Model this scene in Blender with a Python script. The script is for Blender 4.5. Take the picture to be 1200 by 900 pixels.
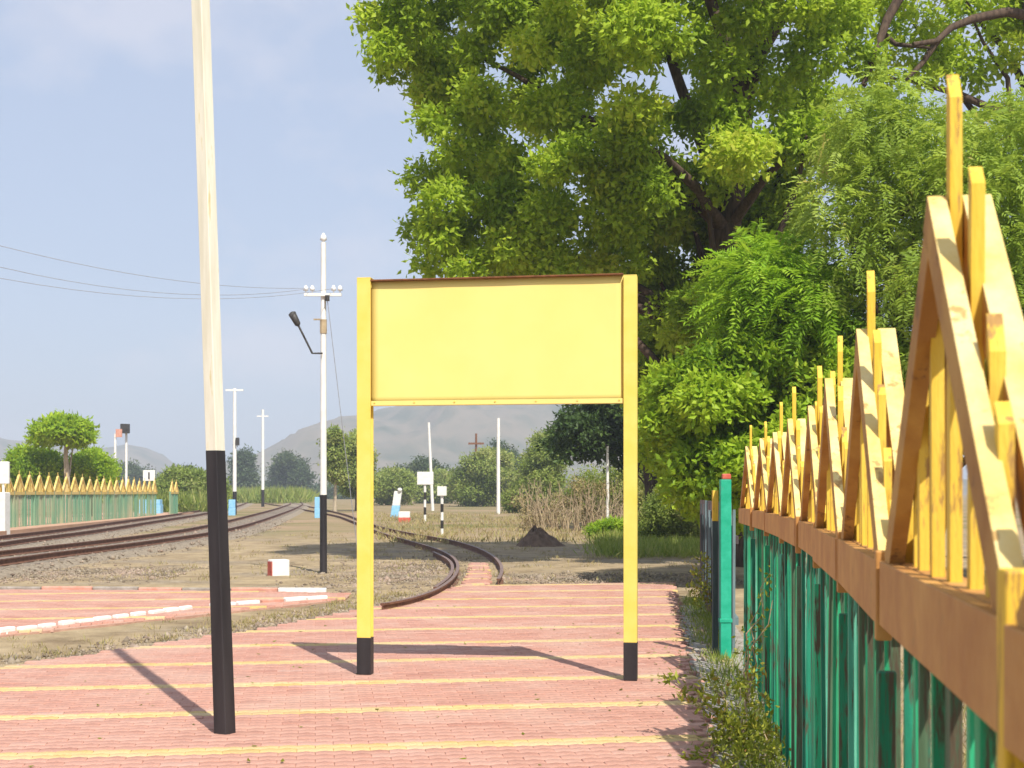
import bpy, math, random
import numpy as np
from mathutils import Vector, Matrix

for _o in list(bpy.data.objects):
    bpy.data.objects.remove(_o, do_unlink=True)
S = bpy.context.scene
COL = S.collection
rnd = random.Random(7)
R = np.random.default_rng(7)

# ------------------------------------------------------------------ camera, sky, sun, exposure
EYE, F, HZ = 1.7, 1600.0, 577.0          # eye height, focal length and horizon row of the 1200x900 photograph
cam = bpy.data.objects.new('camera', bpy.data.cameras.new('camera'))
COL.objects.link(cam)
cam.location = (0, 0, EYE)
cam.rotation_euler = (math.radians(90), 0, 0)
cam.data.sensor_width = 36.0
cam.data.lens = 48.0
cam.data.shift_y = (HZ - 450.0) / 1200.0
cam.data.clip_start = 0.05
cam.data.clip_end = 8000
cam.data.dof.use_dof = True
cam.data.dof.focus_distance = 11.5
cam.data.dof.aperture_fstop = 8.0
S.camera = cam

SUN_EL, SUN_AZ = math.radians(52), math.radians(21.5)      # azimuth to the right of straight behind the camera
to_sun = Vector((math.sin(SUN_AZ) * math.cos(SUN_EL), -math.cos(SUN_AZ) * math.cos(SUN_EL), math.sin(SUN_EL)))
sun = bpy.data.objects.new('sun', bpy.data.lights.new('sun', 'SUN'))
COL.objects.link(sun)
sun.rotation_euler = (-to_sun).to_track_quat('-Z', 'Y').to_euler()
sun.location = (20, -20, 60)
sun.data.energy = 4.9
sun.data.angle = math.radians(0.53)
sun.data.color = (1.0, 0.945, 0.85)

W = bpy.data.worlds.new('World')
S.world = W
W.use_nodes = True
nt = W.node_tree
nt.nodes.clear()
w_out = nt.nodes.new('ShaderNodeOutputWorld')
w_bg = nt.nodes.new('ShaderNodeBackground')
w_sky = nt.nodes.new('ShaderNodeTexSky')
w_sky.sky_type = 'NISHITA'
w_sky.sun_disc = False
w_sky.sun_elevation = SUN_EL
w_sky.sun_rotation = math.atan2(to_sun.x, to_sun.y)
w_sky.air_density = 1.0
w_sky.dust_density = 1.6
w_sky.ozone_density = 1.6
w_bg.inputs['Strength'].default_value = 0.115
# thin pale clouds
w_tc = nt.nodes.new('ShaderNodeTexCoord')
w_map = nt.nodes.new('ShaderNodeMapping')
w_map.inputs['Scale'].default_value = (3.6, 3.6, 6.0)
w_map.inputs['Location'].default_value = (0.4, 0.2, 0.35)
w_n = nt.nodes.new('ShaderNodeTexNoise')
w_n.inputs['Scale'].default_value = 1.9
w_n.inputs['Detail'].default_value = 6
w_n.inputs['Roughness'].default_value = 0.52
w_r = nt.nodes.new('ShaderNodeValToRGB')
w_r.color_ramp.elements[0].position = 0.50
w_r.color_ramp.elements[0].color = (0, 0, 0, 1)
w_r.color_ramp.elements[1].position = 0.68
w_r.color_ramp.elements[1].color = (0.42, 0.42, 0.42, 1)
w_mix = nt.nodes.new('ShaderNodeMix')
w_mix.data_type = 'RGBA'
w_mix.inputs[7].default_value = (6.0, 5.75, 6.2, 1)
w_veil = nt.nodes.new('ShaderNodeMix')             # even veil of thin high cloud
w_veil.data_type = 'RGBA'
w_veil.inputs[0].default_value = 0.68
w_veil.inputs[7].default_value = (3.95, 4.55, 5.9, 1)
nt.links.new(w_tc.outputs['Generated'], w_map.inputs['Vector'])
nt.links.new(w_map.outputs['Vector'], w_n.inputs['Vector'])
nt.links.new(w_n.outputs['Fac'], w_r.inputs['Fac'])
nt.links.new(w_r.outputs['Color'], w_mix.inputs[0])
nt.links.new(w_sky.outputs['Color'], w_veil.inputs[6])
nt.links.new(w_veil.outputs[2], w_mix.inputs[6])
nt.links.new(w_mix.outputs[2], w_bg.inputs['Color'])
nt.links.new(w_bg.outputs['Background'], w_out.inputs['Surface'])

S.view_settings.view_transform = 'Standard'
S.view_settings.look = 'None'
S.view_settings.gamma = 1.0
S.view_settings.use_curve_mapping = False
S.view_settings.exposure = 0.40
S.cycles.max_bounces = 6
S.cycles.transparent_max_bounces = 8
HAZE_DENSITY = 0.0006

GZ = -0.05                                  # level of the bare ground; the paving top is z = 0


def at(px, py, z=GZ):                       # where the ray through a pixel of the photograph meets the level z
    y = (EYE - z) * F / (py - HZ)
    return Vector(((px - 600) / F * y, y, z))


def pt(px, py, y):                          # the point of that ray at depth y
    return Vector(((px - 600) / F * y, y, EYE - (py - HZ) / F * y))


# ------------------------------------------------------------------ materials
def material(name):
    m = bpy.data.materials.new(name)
    m.use_nodes = True
    n = m.node_tree
    n.nodes.clear()
    o = n.nodes.new('ShaderNodeOutputMaterial')
    b = n.nodes.new('ShaderNodeBsdfPrincipled')
    n.links.new(b.outputs[0], o.inputs['Surface'])
    return m, n, b, o


def c4(c):
    return (c[0], c[1], c[2], 1)


def ramp(n, fac, stops):
    r = n.nodes.new('ShaderNodeValToRGB')
    e = r.color_ramp.elements
    while len(e) < len(stops):
        e.new(0.5)
    for i, (p, c) in enumerate(stops):
        e[i].position = p
        e[i].color = c4(c)
    n.links.new(fac, r.inputs['Fac'])
    return r.outputs['Color']


def noise(n, scale, detail=5, rough=0.55, vec=None, stretch=None):
    t = n.nodes.new('ShaderNodeTexNoise')
    t.inputs['Scale'].default_value = scale
    t.inputs['Detail'].default_value = detail
    t.inputs['Roughness'].default_value = rough
    if vec is None:
        tc = n.nodes.new('ShaderNodeTexCoord')
        vec = tc.outputs['Object']
    if stretch:
        mp = n.nodes.new('ShaderNodeMapping')
        mp.inputs['Scale'].default_value = stretch
        n.links.new(vec, mp.inputs['Vector'])
        vec = mp.outputs['Vector']
    n.links.new(vec, t.inputs['Vector'])
    return t.outputs['Fac']


def mix(n, fac, a, b, mode='MIX'):
    x = n.nodes.new('ShaderNodeMix')
    x.data_type = 'RGBA'
    x.blend_type = mode
    for sock, v in ((0, fac), (6, a), (7, b)):
        if isinstance(v, (int, float)):
            x.inputs[sock].default_value = v
        elif isinstance(v, tuple):
            x.inputs[sock].default_value = c4(v)
        else:
            n.links.new(v, x.inputs[sock])
    return x.outputs[2]


def bump(n, b, h, strength, dist=0.01):
    u = n.nodes.new('ShaderNodeBump')
    u.inputs['Strength'].default_value = strength
    u.inputs['Distance'].default_value = dist
    n.links.new(h, u.inputs['Height'])
    n.links.new(u.outputs['Normal'], b.inputs['Normal'])


def obj_random(n):
    return n.nodes.new('ShaderNodeObjectInfo').outputs['Random']


def mat_rough(name, ca, cb, scale=6, rough=0.8, bmp=0.3, cc=None, stretch=None, per_object=None, spec=0.3, metal=0.0,
              worn=None, worn_at=0.62, worn_scale=9):
    """two or three colours mottled by noise, optional worn patches, optional object-to-object change of tint"""
    m, n, b, _ = material(name)
    f = noise(n, scale, 6, 0.6, stretch=stretch)
    stops = [(0.36, ca), (0.64, cb)] if cc is None else [(0.3, ca), (0.5, cb), (0.7, cc)]
    c = ramp(n, f, stops)
    if per_object:
        t = ramp(n, obj_random(n), per_object)
        t.node.color_ramp.interpolation = 'CONSTANT'
        c = mix(n, 0.75, c, t)
        dk = ramp(n, f, [(0.3, (0.72, 0.72, 0.72)), (0.7, (1.1, 1.1, 1.1))])
        c = mix(n, 1.0, c, dk, 'MULTIPLY')
    if worn:
        g = noise(n, worn_scale, 8, 0.7, stretch=stretch)
        wf = ramp(n, g, [(worn_at, (0, 0, 0)), (worn_at + 0.05, (1, 1, 1))])
        c = mix(n, wf, c, worn)
    n.links.new(c, b.inputs['Base Color'])
    b.inputs['Roughness'].default_value = rough
    b.inputs['Specular IOR Level'].default_value = spec
    b.inputs['Metallic'].default_value = metal
    if bmp:
        bump(n, b, noise(n, scale * 6, 4, 0.6, stretch=stretch), bmp)
    return m


def mat_leaf(name, stops, transl=0.35, rough=0.5, tcol=(0.30, 0.42, 0.03)):
    m, n, b, o = material(name)
    a = n.nodes.new('ShaderNodeAttribute')
    a.attribute_name = 'tint'
    c = ramp(n, a.outputs['Fac'], stops)
    n.links.new(c, b.inputs['Base Color'])
    b.inputs['Roughness'].default_value = rough
    b.inputs['Specular IOR Level'].default_value = 0.25
    t = n.nodes.new('ShaderNodeBsdfTranslucent')
    tc = mix(n, 0.55, c, tcol)
    n.links.new(tc, t.inputs['Color'])
    s = n.nodes.new('ShaderNodeMixShader')
    s.inputs[0].default_value = transl
    n.links.new(b.outputs[0], s.inputs[1])
    n.links.new(t.outputs[0], s.inputs[2])
    n.links.new(s.outputs[0], o.inputs['Surface'])
    return m


def mat_tint(name, stops, rough=0.85, bmp=0.4, scale=40):
    m, n, b, _ = material(name)
    a = n.nodes.new('ShaderNodeAttribute')
    a.attribute_name = 'tint'
    c = ramp(n, a.outputs['Fac'], stops)
    g = ramp(n, noise(n, scale, 5, 0.7), [(0.3, (0.75, 0.74, 0.73)), (0.7, (1.1, 1.1, 1.1))])
    c = mix(n, 1.0, c, g, 'MULTIPLY')
    # broad dusty patches
    tc = n.nodes.new('ShaderNodeTexCoord')
    d = ramp(n, noise(n, 0.9, 5, 0.6, vec=tc.outputs['Object']), [(0.45, (0, 0, 0)), (0.72, (0.55, 0.55, 0.55))])
    c = mix(n, d, c, (0.52, 0.37, 0.295))
    st = ramp(n, noise(n, 2.3, 7, 0.7, vec=tc.outputs['Object']), [(0.60, (0, 0, 0)), (0.76, (0.5, 0.5, 0.5))])     # grime
    c = mix(n, st, c, (0.26, 0.15, 0.11))
    fl = ramp(n, noise(n, 17, 3, 0.6, vec=tc.outputs['Object']), [(0.68, (0, 0, 0)), (0.74, (0.6, 0.6, 0.6))])      # chips and litter
    c = mix(n, fl, c, (0.24, 0.13, 0.085))
    n.links.new(c, b.inputs['Base Color'])
    b.inputs['Roughness'].default_value = rough
    b.inputs['Specular IOR Level'].default_value = 0.2
    bump(n, b, noise(n, scale * 3, 4, 0.7), bmp, 0.004)
    return m


M = {}
M['red_paver'] = mat_tint('red_paver', [(0, (0.42, 0.21, 0.16)), (0.35, (0.48, 0.25, 0.19)), (0.75, (0.52, 0.285, 0.22)), (1, (0.53, 0.325, 0.26))])
M['yellow_paver'] = mat_tint('yellow_paver', [(0, (0.54, 0.38, 0.14)), (0.5, (0.62, 0.46, 0.20)), (1, (0.64, 0.48, 0.28))])
M['bed_sand'] = mat_rough('bed_sand', (0.40, 0.23, 0.17), (0.50, 0.31, 0.23), 9, 0.95)
M['concrete'] = mat_rough('concrete', (0.24, 0.21, 0.175), (0.38, 0.345, 0.30), 5, 0.9, 0.4, worn=(0.24, 0.21, 0.17), worn_at=0.58)
M['yellow_enamel'] = mat_rough('yellow_enamel', (0.80, 0.645, 0.19), (0.82, 0.67, 0.22), 1.2, 0.42, 0.04, spec=0.4,
                               worn=(0.74, 0.55, 0.12), worn_at=0.70, worn_scale=14)
M['yellow_post'] = mat_rough('yellow_post', (0.76, 0.57, 0.10), (0.80, 0.62, 0.15), 4, 0.45, 0.1, spec=0.4,
                             worn=(0.50, 0.34, 0.08), worn_at=0.68, worn_scale=22)
M['rust'] = mat_rough('rust', (0.13, 0.055, 0.025), (0.24, 0.10, 0.04), 18, 0.85, 0.5)
M['black_paint'] = mat_rough('black_paint', (0.016, 0.014, 0.016), (0.034, 0.030, 0.032), 6, 0.5, 0, stretch=(1, 1, 0.12), spec=0.4,
                             worn=(0.10, 0.085, 0.075), worn_at=0.70)
M['cream_paint'] = mat_rough('cream_paint', (0.63, 0.60, 0.47), (0.74, 0.72, 0.60), 6, 0.7, 0.15, stretch=(3, 3, 0.25),
                             worn=(0.60, 0.52, 0.28), worn_at=0.60, worn_scale=6)
M['white_paint'] = mat_rough('white_paint', (0.72, 0.70, 0.64), (0.82, 0.80, 0.76), 5, 0.6, 0, worn=(0.55, 0.48, 0.38), worn_at=0.70)
M['black_bar'] = mat_rough('black_bar', (0.02, 0.02, 0.02), (0.04, 0.035, 0.03), 9, 0.6)
M['blue_paint'] = mat_rough('blue_paint', (0.20, 0.48, 0.72), (0.32, 0.58, 0.78), 5, 0.6)
M['red_paint'] = mat_rough('red_paint', (0.50, 0.08, 0.05), (0.62, 0.15, 0.10), 7, 0.7, worn=(0.6, 0.4, 0.3), worn_at=0.66)
M['fence_yellow'] = mat_rough('fence_yellow', (0.72, 0.44, 0.035), (0.79, 0.54, 0.08), 5, 0.62, 0.45, stretch=(3, 3, 0.4), spec=0.25,
                              worn=(0.38, 0.21, 0.06), worn_at=0.565, worn_scale=11)
M['fence_board'] = mat_rough('fence_board', (0.70, 0.50, 0.14), (0.78, 0.64, 0.30), 6, 0.65, 0.45, spec=0.25,
                             worn=(0.46, 0.29, 0.10), worn_at=0.575, worn_scale=11)
M['fence_side_shade'] = mat_rough('fence_side_shade', (0.36, 0.17, 0.05), (0.52, 0.29, 0.08), 6, 0.7, 0.4, worn=(0.24, 0.12, 0.05), worn_at=0.6, worn_scale=14)  # gable board sides: yellow paint browned to stand for shade, plus worn patches
M['fence_rail'] = mat_rough('fence_rail', (0.43, 0.19, 0.05), (0.56, 0.29, 0.08), 5, 0.6, 0.35, spec=0.35,
                            worn=(0.40, 0.21, 0.06), worn_at=0.60, worn_scale=12)
GREENS = [(0.0, (0.012, 0.16, 0.075)), (0.14, (0.03, 0.40, 0.17)), (0.26, (0.015, 0.21, 0.13)), (0.38, (0.17, 0.50, 0.36)), (0.48, (0.02, 0.36, 0.15)),
          (0.58, (0.075, 0.052, 0.033)), (0.67, (0.04, 0.48, 0.22)), (0.78, (0.012, 0.12, 0.08)), (0.86, (0.12, 0.46, 0.32)), (0.93, (0.11, 0.085, 0.05))]
M['fence_green'] = mat_rough('fence_green', (0.02, 0.32, 0.15), (0.05, 0.44, 0.24), 7, 0.6, 0.4, stretch=(4, 4, 0.35), per_object=GREENS,
                             worn=(0.09, 0.065, 0.04), worn_at=0.52, worn_scale=5)
M['fence_dull'] = mat_rough('fence_dull', (0.05, 0.11, 0.12), (0.09, 0.16, 0.17), 7, 0.8, 0.4, stretch=(4, 4, 0.35),
                            per_object=[(0, (0.05, 0.06, 0.06)), (0.35, (0.20, 0.27, 0.28)), (0.65, (0.10, 0.05, 0.05)), (1, (0.06, 0.15, 0.14))])
M['far_green'] = mat_rough('far_green', (0.09, 0.27, 0.17), (0.19, 0.32, 0.19), 1.1, 0.7, 0, cc=(0.40, 0.36, 0.22), stretch=(1, 0.7, 0.25))
M['post_green'] = mat_rough('post_green', (0.01, 0.33, 0.19), (0.03, 0.42, 0.26), 8, 0.5, 0.25, worn=(0.12, 0.3, 0.2), worn_at=0.66)
M['rail_steel'] = mat_rough('rail_steel', (0.12, 0.055, 0.034), (0.20, 0.10, 0.06), 7, 0.8, 0.3)
M['rail_head'] = mat_rough('rail_head', (0.17, 0.10, 0.075), (0.26, 0.17, 0.13), 7, 0.5, 0.1, metal=0.2)
M['faded_red'] = mat_rough('faded_red', (0.52, 0.24, 0.17), (0.62, 0.34, 0.26), 7, 0.9)
M['sleeper'] = mat_rough('sleeper', (0.17, 0.14, 0.11), (0.28, 0.24, 0.20), 7, 0.9)
M['bark'] = mat_rough('bark', (0.055, 0.036, 0.028), (0.125, 0.085, 0.06), 5, 0.95, 0.9, stretch=(3, 3, 0.6))
M['pale_bark'] = mat_rough('pale_bark', (0.34, 0.27, 0.18), (0.50, 0.42, 0.30), 5, 0.95, 0.6, stretch=(3, 3, 0.6))
M['dry_stem'] = mat_rough('dry_stem', (0.30, 0.22, 0.13), (0.48, 0.38, 0.24), 5, 0.95, 0.2)
M['dark_metal'] = mat_rough('dark_metal', (0.035, 0.033, 0.033), (0.07, 0.065, 0.06), 8, 0.5, 0.1)
M['porcelain'] = mat_rough('porcelain', (0.75, 0.75, 0.75), (0.85, 0.85, 0.83), 8, 0.25, 0)
M['wire'] = mat_rough('wire', (0.30, 0.31, 0.35), (0.38, 0.39, 0.43), 8, 0.6, 0)
M['stone'] = mat_tint('stone', [(0, (0.13, 0.10, 0.07)), (0.5, (0.24, 0.195, 0.14)), (1, (0.38, 0.32, 0.24))], 0.9, 0.3, 20)
M['dirt'] = mat_rough('dirt', (0.10, 0.065, 0.045), (0.19, 0.125, 0.085), 5, 0.95, 0.8)
M['hill'] = mat_rough('hill', (0.055, 0.07, 0.03), (0.19, 0.15, 0.095), 0.012, 0.95, 0, cc=(0.045, 0.065, 0.025))
M['straw'] = mat_leaf('straw', [(0, (0.26, 0.20, 0.09)), (0.5, (0.42, 0.33, 0.16)), (1, (0.30, 0.30, 0.10))], 0.2, 0.8, (0.4, 0.33, 0.12))
M['green_grass'] = mat_leaf('green_grass', [(0, (0.14, 0.20, 0.03)), (0.5, (0.25, 0.31, 0.055)), (1, (0.40, 0.38, 0.12))], 0.35, 0.6)
M['leaf_big'] = mat_leaf('leaf_big', [(0, (0.17, 0.28, 0.02)), (0.45, (0.35, 0.49, 0.035)), (0.85, (0.49, 0.61, 0.05)), (1, (0.56, 0.60, 0.07))], 0.5, tcol=(0.58, 0.74, 0.06))
M['leaf_fine'] = mat_leaf('leaf_fine', [(0, (0.19, 0.29, 0.035)), (0.5, (0.34, 0.47, 0.06)), (0.92, (0.46, 0.57, 0.11)), (1, (0.54, 0.44, 0.14))], 0.48, tcol=(0.54, 0.64, 0.08))
M['leaf_bright'] = mat_leaf('leaf_bright', [(0, (0.15, 0.29, 0.018)), (0.5, (0.29, 0.50, 0.03)), (0.95, (0.43, 0.60, 0.05)), (1, (0.52, 0.56, 0.07))], 0.48, tcol=(0.44, 0.6, 0.04))
M['leaf_shaded'] = mat_leaf('leaf_shaded', [(0, (0.025, 0.055, 0.015)), (0.6, (0.07, 0.12, 0.025)), (1, (0.15, 0.23, 0.04))], 0.25, tcol=(0.08, 0.13, 0.02))  # leaf colour darkened to stand for the shade of the big crown
M['leaf_scrub'] = mat_leaf('leaf_scrub', [(0, (0.13, 0.19, 0.03)), (0.5, (0.25, 0.33, 0.06)), (1, (0.40, 0.41, 0.13))], 0.36, tcol=(0.42, 0.48, 0.08))
M['leaf_vivid'] = mat_leaf('leaf_vivid', [(0, (0.13, 0.25, 0.015)), (0.5, (0.31, 0.48, 0.025)), (1, (0.48, 0.61, 0.05))], 0.48, tcol=(0.54, 0.66, 0.05))
M['leaf_far'] = mat_leaf('leaf_far', [(0, (0.035, 0.065, 0.028)), (0.6, (0.07, 0.11, 0.035)), (1, (0.12, 0.15, 0.05))], 0.25, tcol=(0.1, 0.15, 0.03))
M['leaf_weed'] = mat_leaf('leaf_weed', [(0, (0.13, 0.11, 0.02)), (0.35, (0.22, 0.25, 0.025)), (0.7, (0.36, 0.38, 0.04)), (0.9, (0.48, 0.46, 0.06)), (1, (0.34, 0.13, 0.04))], 0.4)

# ground: sand, gravel, dry grass and, farther off, brown earth and scrub
gm, gn, gb, _ = material('ground')
g_geo = gn.nodes.new('ShaderNodeNewGeometry')
g_pos = g_geo.outputs['Position']
sand = ramp(gn, noise(gn, 0.9, 7, 0.62, vec=g_pos), [(0.33, (0.25, 0.185, 0.112)), (0.5, (0.365, 0.28, 0.17)), (0.68, (0.45, 0.35, 0.215))])
grav = ramp(gn, noise(gn, 11, 6, 0.75, vec=g_pos), [(0.33, (0.16, 0.125, 0.09)), (0.5, (0.29, 0.235, 0.17)), (0.68, (0.42, 0.35, 0.26))])
gsel = ramp(gn, noise(gn, 0.33, 5, 0.6, vec=g_pos), [(0.50, (0, 0, 0)), (0.66, (1, 1, 1))])
near_c = mix(gn, gsel, sand, grav)
spk = ramp(gn, noise(gn, 2.7, 6, 0.7, vec=g_pos), [(0.30, (0.70, 0.69, 0.68)), (0.7, (1.15, 1.15, 1.15))])
near_c = mix(gn, 1.0, near_c, spk, 'MULTIPLY')
far_c = ramp(gn, noise(gn, 0.12, 7, 0.6, vec=g_pos), [(0.34, (0.155, 0.15, 0.05)), (0.5, (0.27, 0.205, 0.115)), (0.66, (0.34, 0.235, 0.15))])
g_sep = gn.nodes.new('ShaderNodeSeparateXYZ')
gn.links.new(g_pos, g_sep.inputs[0])
g_mr = gn.nodes.new('ShaderNodeMapRange')
g_mr.inputs[1].default_value, g_mr.inputs[2].default_value = 40, 70
gn.links.new(g_sep.outputs['Y'], g_mr.inputs[0])
gcol = mix(gn, g_mr.outputs[0], near_c, far_c)
gn.links.new(gcol, gb.inputs['Base Color'])
gb.inputs['Roughness'].default_value = 0.95
gb.inputs['Specular IOR Level'].default_value = 0.1
bump(gn, gb, noise(gn, 14, 6, 0.75, vec=g_pos), 0.7, 0.03)
M['ground'] = gm


# ------------------------------------------------------------------ object helpers
def tag(o, label=None, cat=None, group=None, kind=None):
    if label:
        o['label'] = label
    if cat:
        o['category'] = cat
    if group:
        o['group'] = group
    if kind:
        o['kind'] = kind
    return o


def empty(name, loc, label, cat, group=None):
    e = bpy.data.objects.new(name, None)
    e.empty_display_size = 0.2
    COL.objects.link(e)
    e.location = loc
    return tag(e, label, cat, group)


def origin(o):
    v = Vector(o.location)
    while o.parent:
        o = o.parent
        v += Vector(o.location)
    return v


class MB:
    """collects shapes in world coordinates and links them as one mesh object"""

    def __init__(s):
        s.v, s.f, s.m, s.flat = [], [], [], set()

    def add(s, vs, fs, mi=0):
        k = len(s.v)
        s.v += [tuple(p) for p in vs]
        s.f += [tuple(i + k for i in f) for f in fs]
        s.m += [mi] * len(fs)

    def obox(s, c, ax, ay, az, mi=0):         # centre and three half-vectors
        c, ax, ay, az = map(Vector, (c, ax, ay, az))
        vs = [c + ax * i + ay * j + az * k for k in (-1, 1) for j in (-1, 1) for i in (-1, 1)]
        s.add(vs, [(0, 2, 3, 1), (4, 5, 7, 6), (0, 1, 5, 4), (2, 6, 7, 3), (0, 4, 6, 2), (1, 3, 7, 5)], mi)

    def box(s, lo, hi, mi=0):
        lo, hi = Vector(lo), Vector(hi)
        h = (hi - lo) / 2
        s.obox((lo + hi) / 2, (h.x, 0, 0), (0, h.y, 0), (0, 0, h.z), mi)

    def tube(s, pts, rad, n=8, mi=0, phase=0.0):
        pts = [Vector(p) for p in pts]
        if isinstance(rad, (int, float)):
            rad = [rad] * len(pts)
        k = len(s.v)
        side = None
        for i, p in enumerate(pts):
            d = (pts[min(i + 1, len(pts) - 1)] - pts[max(i - 1, 0)]).normalized()
            if side is None:
                side = d.cross(Vector((0.013, 1, 0.007)) if abs(d.y) < 0.9 else Vector((1, 0, 0))).normalized()
            side = (side - d * side.dot(d)).normalized()
            up = d.cross(side)
            for j in range(n):
                a = 2 * math.pi * j / n + phase
                s.v.append(tuple(p + (side * math.cos(a) + up * math.sin(a)) * rad[i]))
        for i in range(len(pts) - 1):
            for j in range(n):
                a, b = k + i * n + j, k + i * n + (j + 1) % n
                s.f.append((a, b, b + n, a + n))
                s.m.append(mi)
        s.flat.update((len(s.f), len(s.f) + 1))
        q = len(s.v)                          # the end caps get vertices of their own, so the sides shade cleanly
        s.v += s.v[k:k + n] + s.v[q - n:q]
        s.f.append(tuple(q + j for j in reversed(range(n))))
        s.f.append(tuple(q + n + j for j in range(n)))
        s.m += [mi, mi]

    def mesh(s, name, mats, off=(0, 0, 0), smooth=False):
        me = bpy.data.meshes.new(name)
        off = Vector(off)
        me.from_pydata([tuple(Vector(p) - off) for p in s.v], [], s.f)
        for m in (mats if isinstance(mats, (list, tuple)) else [mats]):
            me.materials.append(m)
        me.polygons.foreach_set('material_index', s.m)
        if smooth:
            me.polygons.foreach_set('use_smooth', [i not in s.flat for i in range(len(s.f))])
        me.update()
        return me

    def build(s, name, mats, parent=None, smooth=False, bevel=0.0, loc=None):
        off = origin(parent) if parent else Vector(loc or (0, 0, 0))
        o = bpy.data.objects.new(name, s.mesh(name, mats, off, smooth))
        COL.objects.link(o)
        if parent:
            o.parent = parent
        elif loc:
            o.location = loc
        if bevel:
            bv = o.modifiers.new('bevel', 'BEVEL')
            bv.width = bevel
            bv.segments = 2
            bv.limit_method = 'ANGLE'
        return o


def place(name, me, parent, loc, rot=(0, 0, 0)):
    o = bpy.data.objects.new(name, me)
    COL.objects.link(o)
    o.parent = parent
    o.location = Vector(loc) - origin(parent)
    o.rotation_euler = rot
    return o


def raw_mesh(name, V, Fq, mat, tint=None, parent=None, smooth=False, off=None):
    """numpy vertices and faces (quads or triangles) as one object"""
    if off is None:
        off = origin(parent) if parent else Vector((0, 0, 0))
    V = V - np.array(off)
    me = bpy.data.meshes.new(name)
    k = Fq.shape[1]
    me.vertices.add(len(V))
    me.vertices.foreach_set('co', V.astype(np.float32).ravel())
    me.loops.add(Fq.size)
    me.loops.foreach_set('vertex_index', Fq.astype(np.int32).ravel())
    me.polygons.add(len(Fq))
    me.polygons.foreach_set('loop_start', (np.arange(len(Fq)) * k).astype(np.int32))
    if smooth:
        me.polygons.foreach_set('use_smooth', np.ones(len(Fq), bool))
    me.update(calc_edges=True)
    if tint is not None:
        a = me.attributes.new('tint', 'FLOAT', 'POINT')
        a.data.foreach_set('value', tint.astype(np.float32))
    me.materials.append(mat)
    o = bpy.data.objects.new(name, me)
    COL.objects.link(o)
    if parent:
        o.parent = parent
    else:
        o.location = off
    return o


def unit(a):
    return a / (np.linalg.norm(a, axis=-1, keepdims=True) + 1e-9)


def leaves_mesh(name, P, A, B, L, Wd, mat, tint, parent, fold=0.25):
    """one folded diamond of two triangles per leaf: base P, axis A, side B, length L, width Wd"""
    N = len(P)
    L = L[:, None]
    Wd = Wd[:, None]
    nrm = np.cross(A, B)
    mid = P + A * L * 0.45
    V = np.empty((N, 4, 3))
    V[:, 0] = P
    V[:, 1] = mid + B * Wd * 0.5 + nrm * Wd * fold
    V[:, 2] = P + A * L
    V[:, 3] = mid - B * Wd * 0.5 + nrm * Wd * fold
    i = np.arange(N)[:, None] * 4
    T = np.concatenate([i + np.array([[0, 1, 2]]), i + np.array([[0, 2, 3]])], 0)
    return raw_mesh(name, V.reshape(-1, 3), T, mat, np.repeat(tint, 4), parent)


def foliage(clumps, per, leaf, wid, mat, parent, sprig=10, sprig_r=0.12, droop=0.2, name='crown', pinnate=False, seed=0, flat=0.85, tspread=0.18):
    """clumps: rows of x, y, z, radius"""
    g = np.random.default_rng(seed)
    C = np.asarray(clumps, float)
    ref = np.median(C[:, 3])
    ns = np.maximum(3, (per / sprig * (C[:, 3] / ref) ** 2)).astype(int)
    idx = np.repeat(np.arange(len(C)), ns)
    n = len(idx)
    d = unit(g.normal(size=(n, 3)) + np.array([0, 0, 0.15]))
    rr = C[idx, 3][:, None]
    sp = C[idx, :3] + d * rr * (0.35 + 0.65 * g.random((n, 1)) ** 0.6) * np.array([1, 1, flat])
    ctint = (0.5 + tspread * g.normal(size=len(C)))[idx] + 0.10 * g.normal(size=n)
    if pinnate:
        k = sprig
        ax = unit(d + 0.7 * g.normal(size=(n, 3)) + np.array([0, 0, -droop]))
        sd = unit(np.cross(ax, g.normal(size=(n, 3)) * 0.35 + np.array([0, 0, 1])))
        t = ((np.arange(k) // 2) + 0.5) / (k / 2)
        s = np.where(np.arange(k) % 2 == 0, 1.0, -1.0)
        base = sp[:, None] + ax[:, None] * (t[None, :, None] * sprig_r * 2.4)
        base[..., 2] -= (t[None, :] ** 2) * sprig_r * droop * 2
        A = unit(sd[:, None] * s[None, :, None] + ax[:, None] * 0.55 + 0.12 * g.normal(size=(n, k, 3)) + np.array([0, 0, -droop * 0.5]))
        P = base.reshape(-1, 3)
        A = A.reshape(-1, 3)
        Bv = unit(np.cross(A, np.repeat(np.cross(ax, sd), k, 0) + 0.3 * g.normal(size=A.shape)))
        tint = np.repeat(ctint, k) + 0.06 * g.normal(size=n * k)
    else:
        k = sprig
        P = (sp[:, None] + g.normal(size=(n, k, 3)) * sprig_r * np.array([1, 1, 0.7])).reshape(-1, 3)
        dd = np.repeat(d, k, 0)
        A = unit(dd * 0.6 + g.normal(size=P.shape) + np.array([0, 0, -droop]))
        up = unit(dd * 0.5 + np.array([0, 0, 0.8]) + 0.55 * g.normal(size=P.shape))
        Bv = unit(np.cross(A, up))
        tint = np.repeat(ctint, k) + 0.14 * g.normal(size=n * k)
    N = len(P)
    return leaves_mesh(name, P, A, Bv, leaf * (0.65 + 0.7 * g.random(N)), wid * (0.65 + 0.7 * g.random(N)), mat, np.clip(tint, 0, 1), parent)


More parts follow.
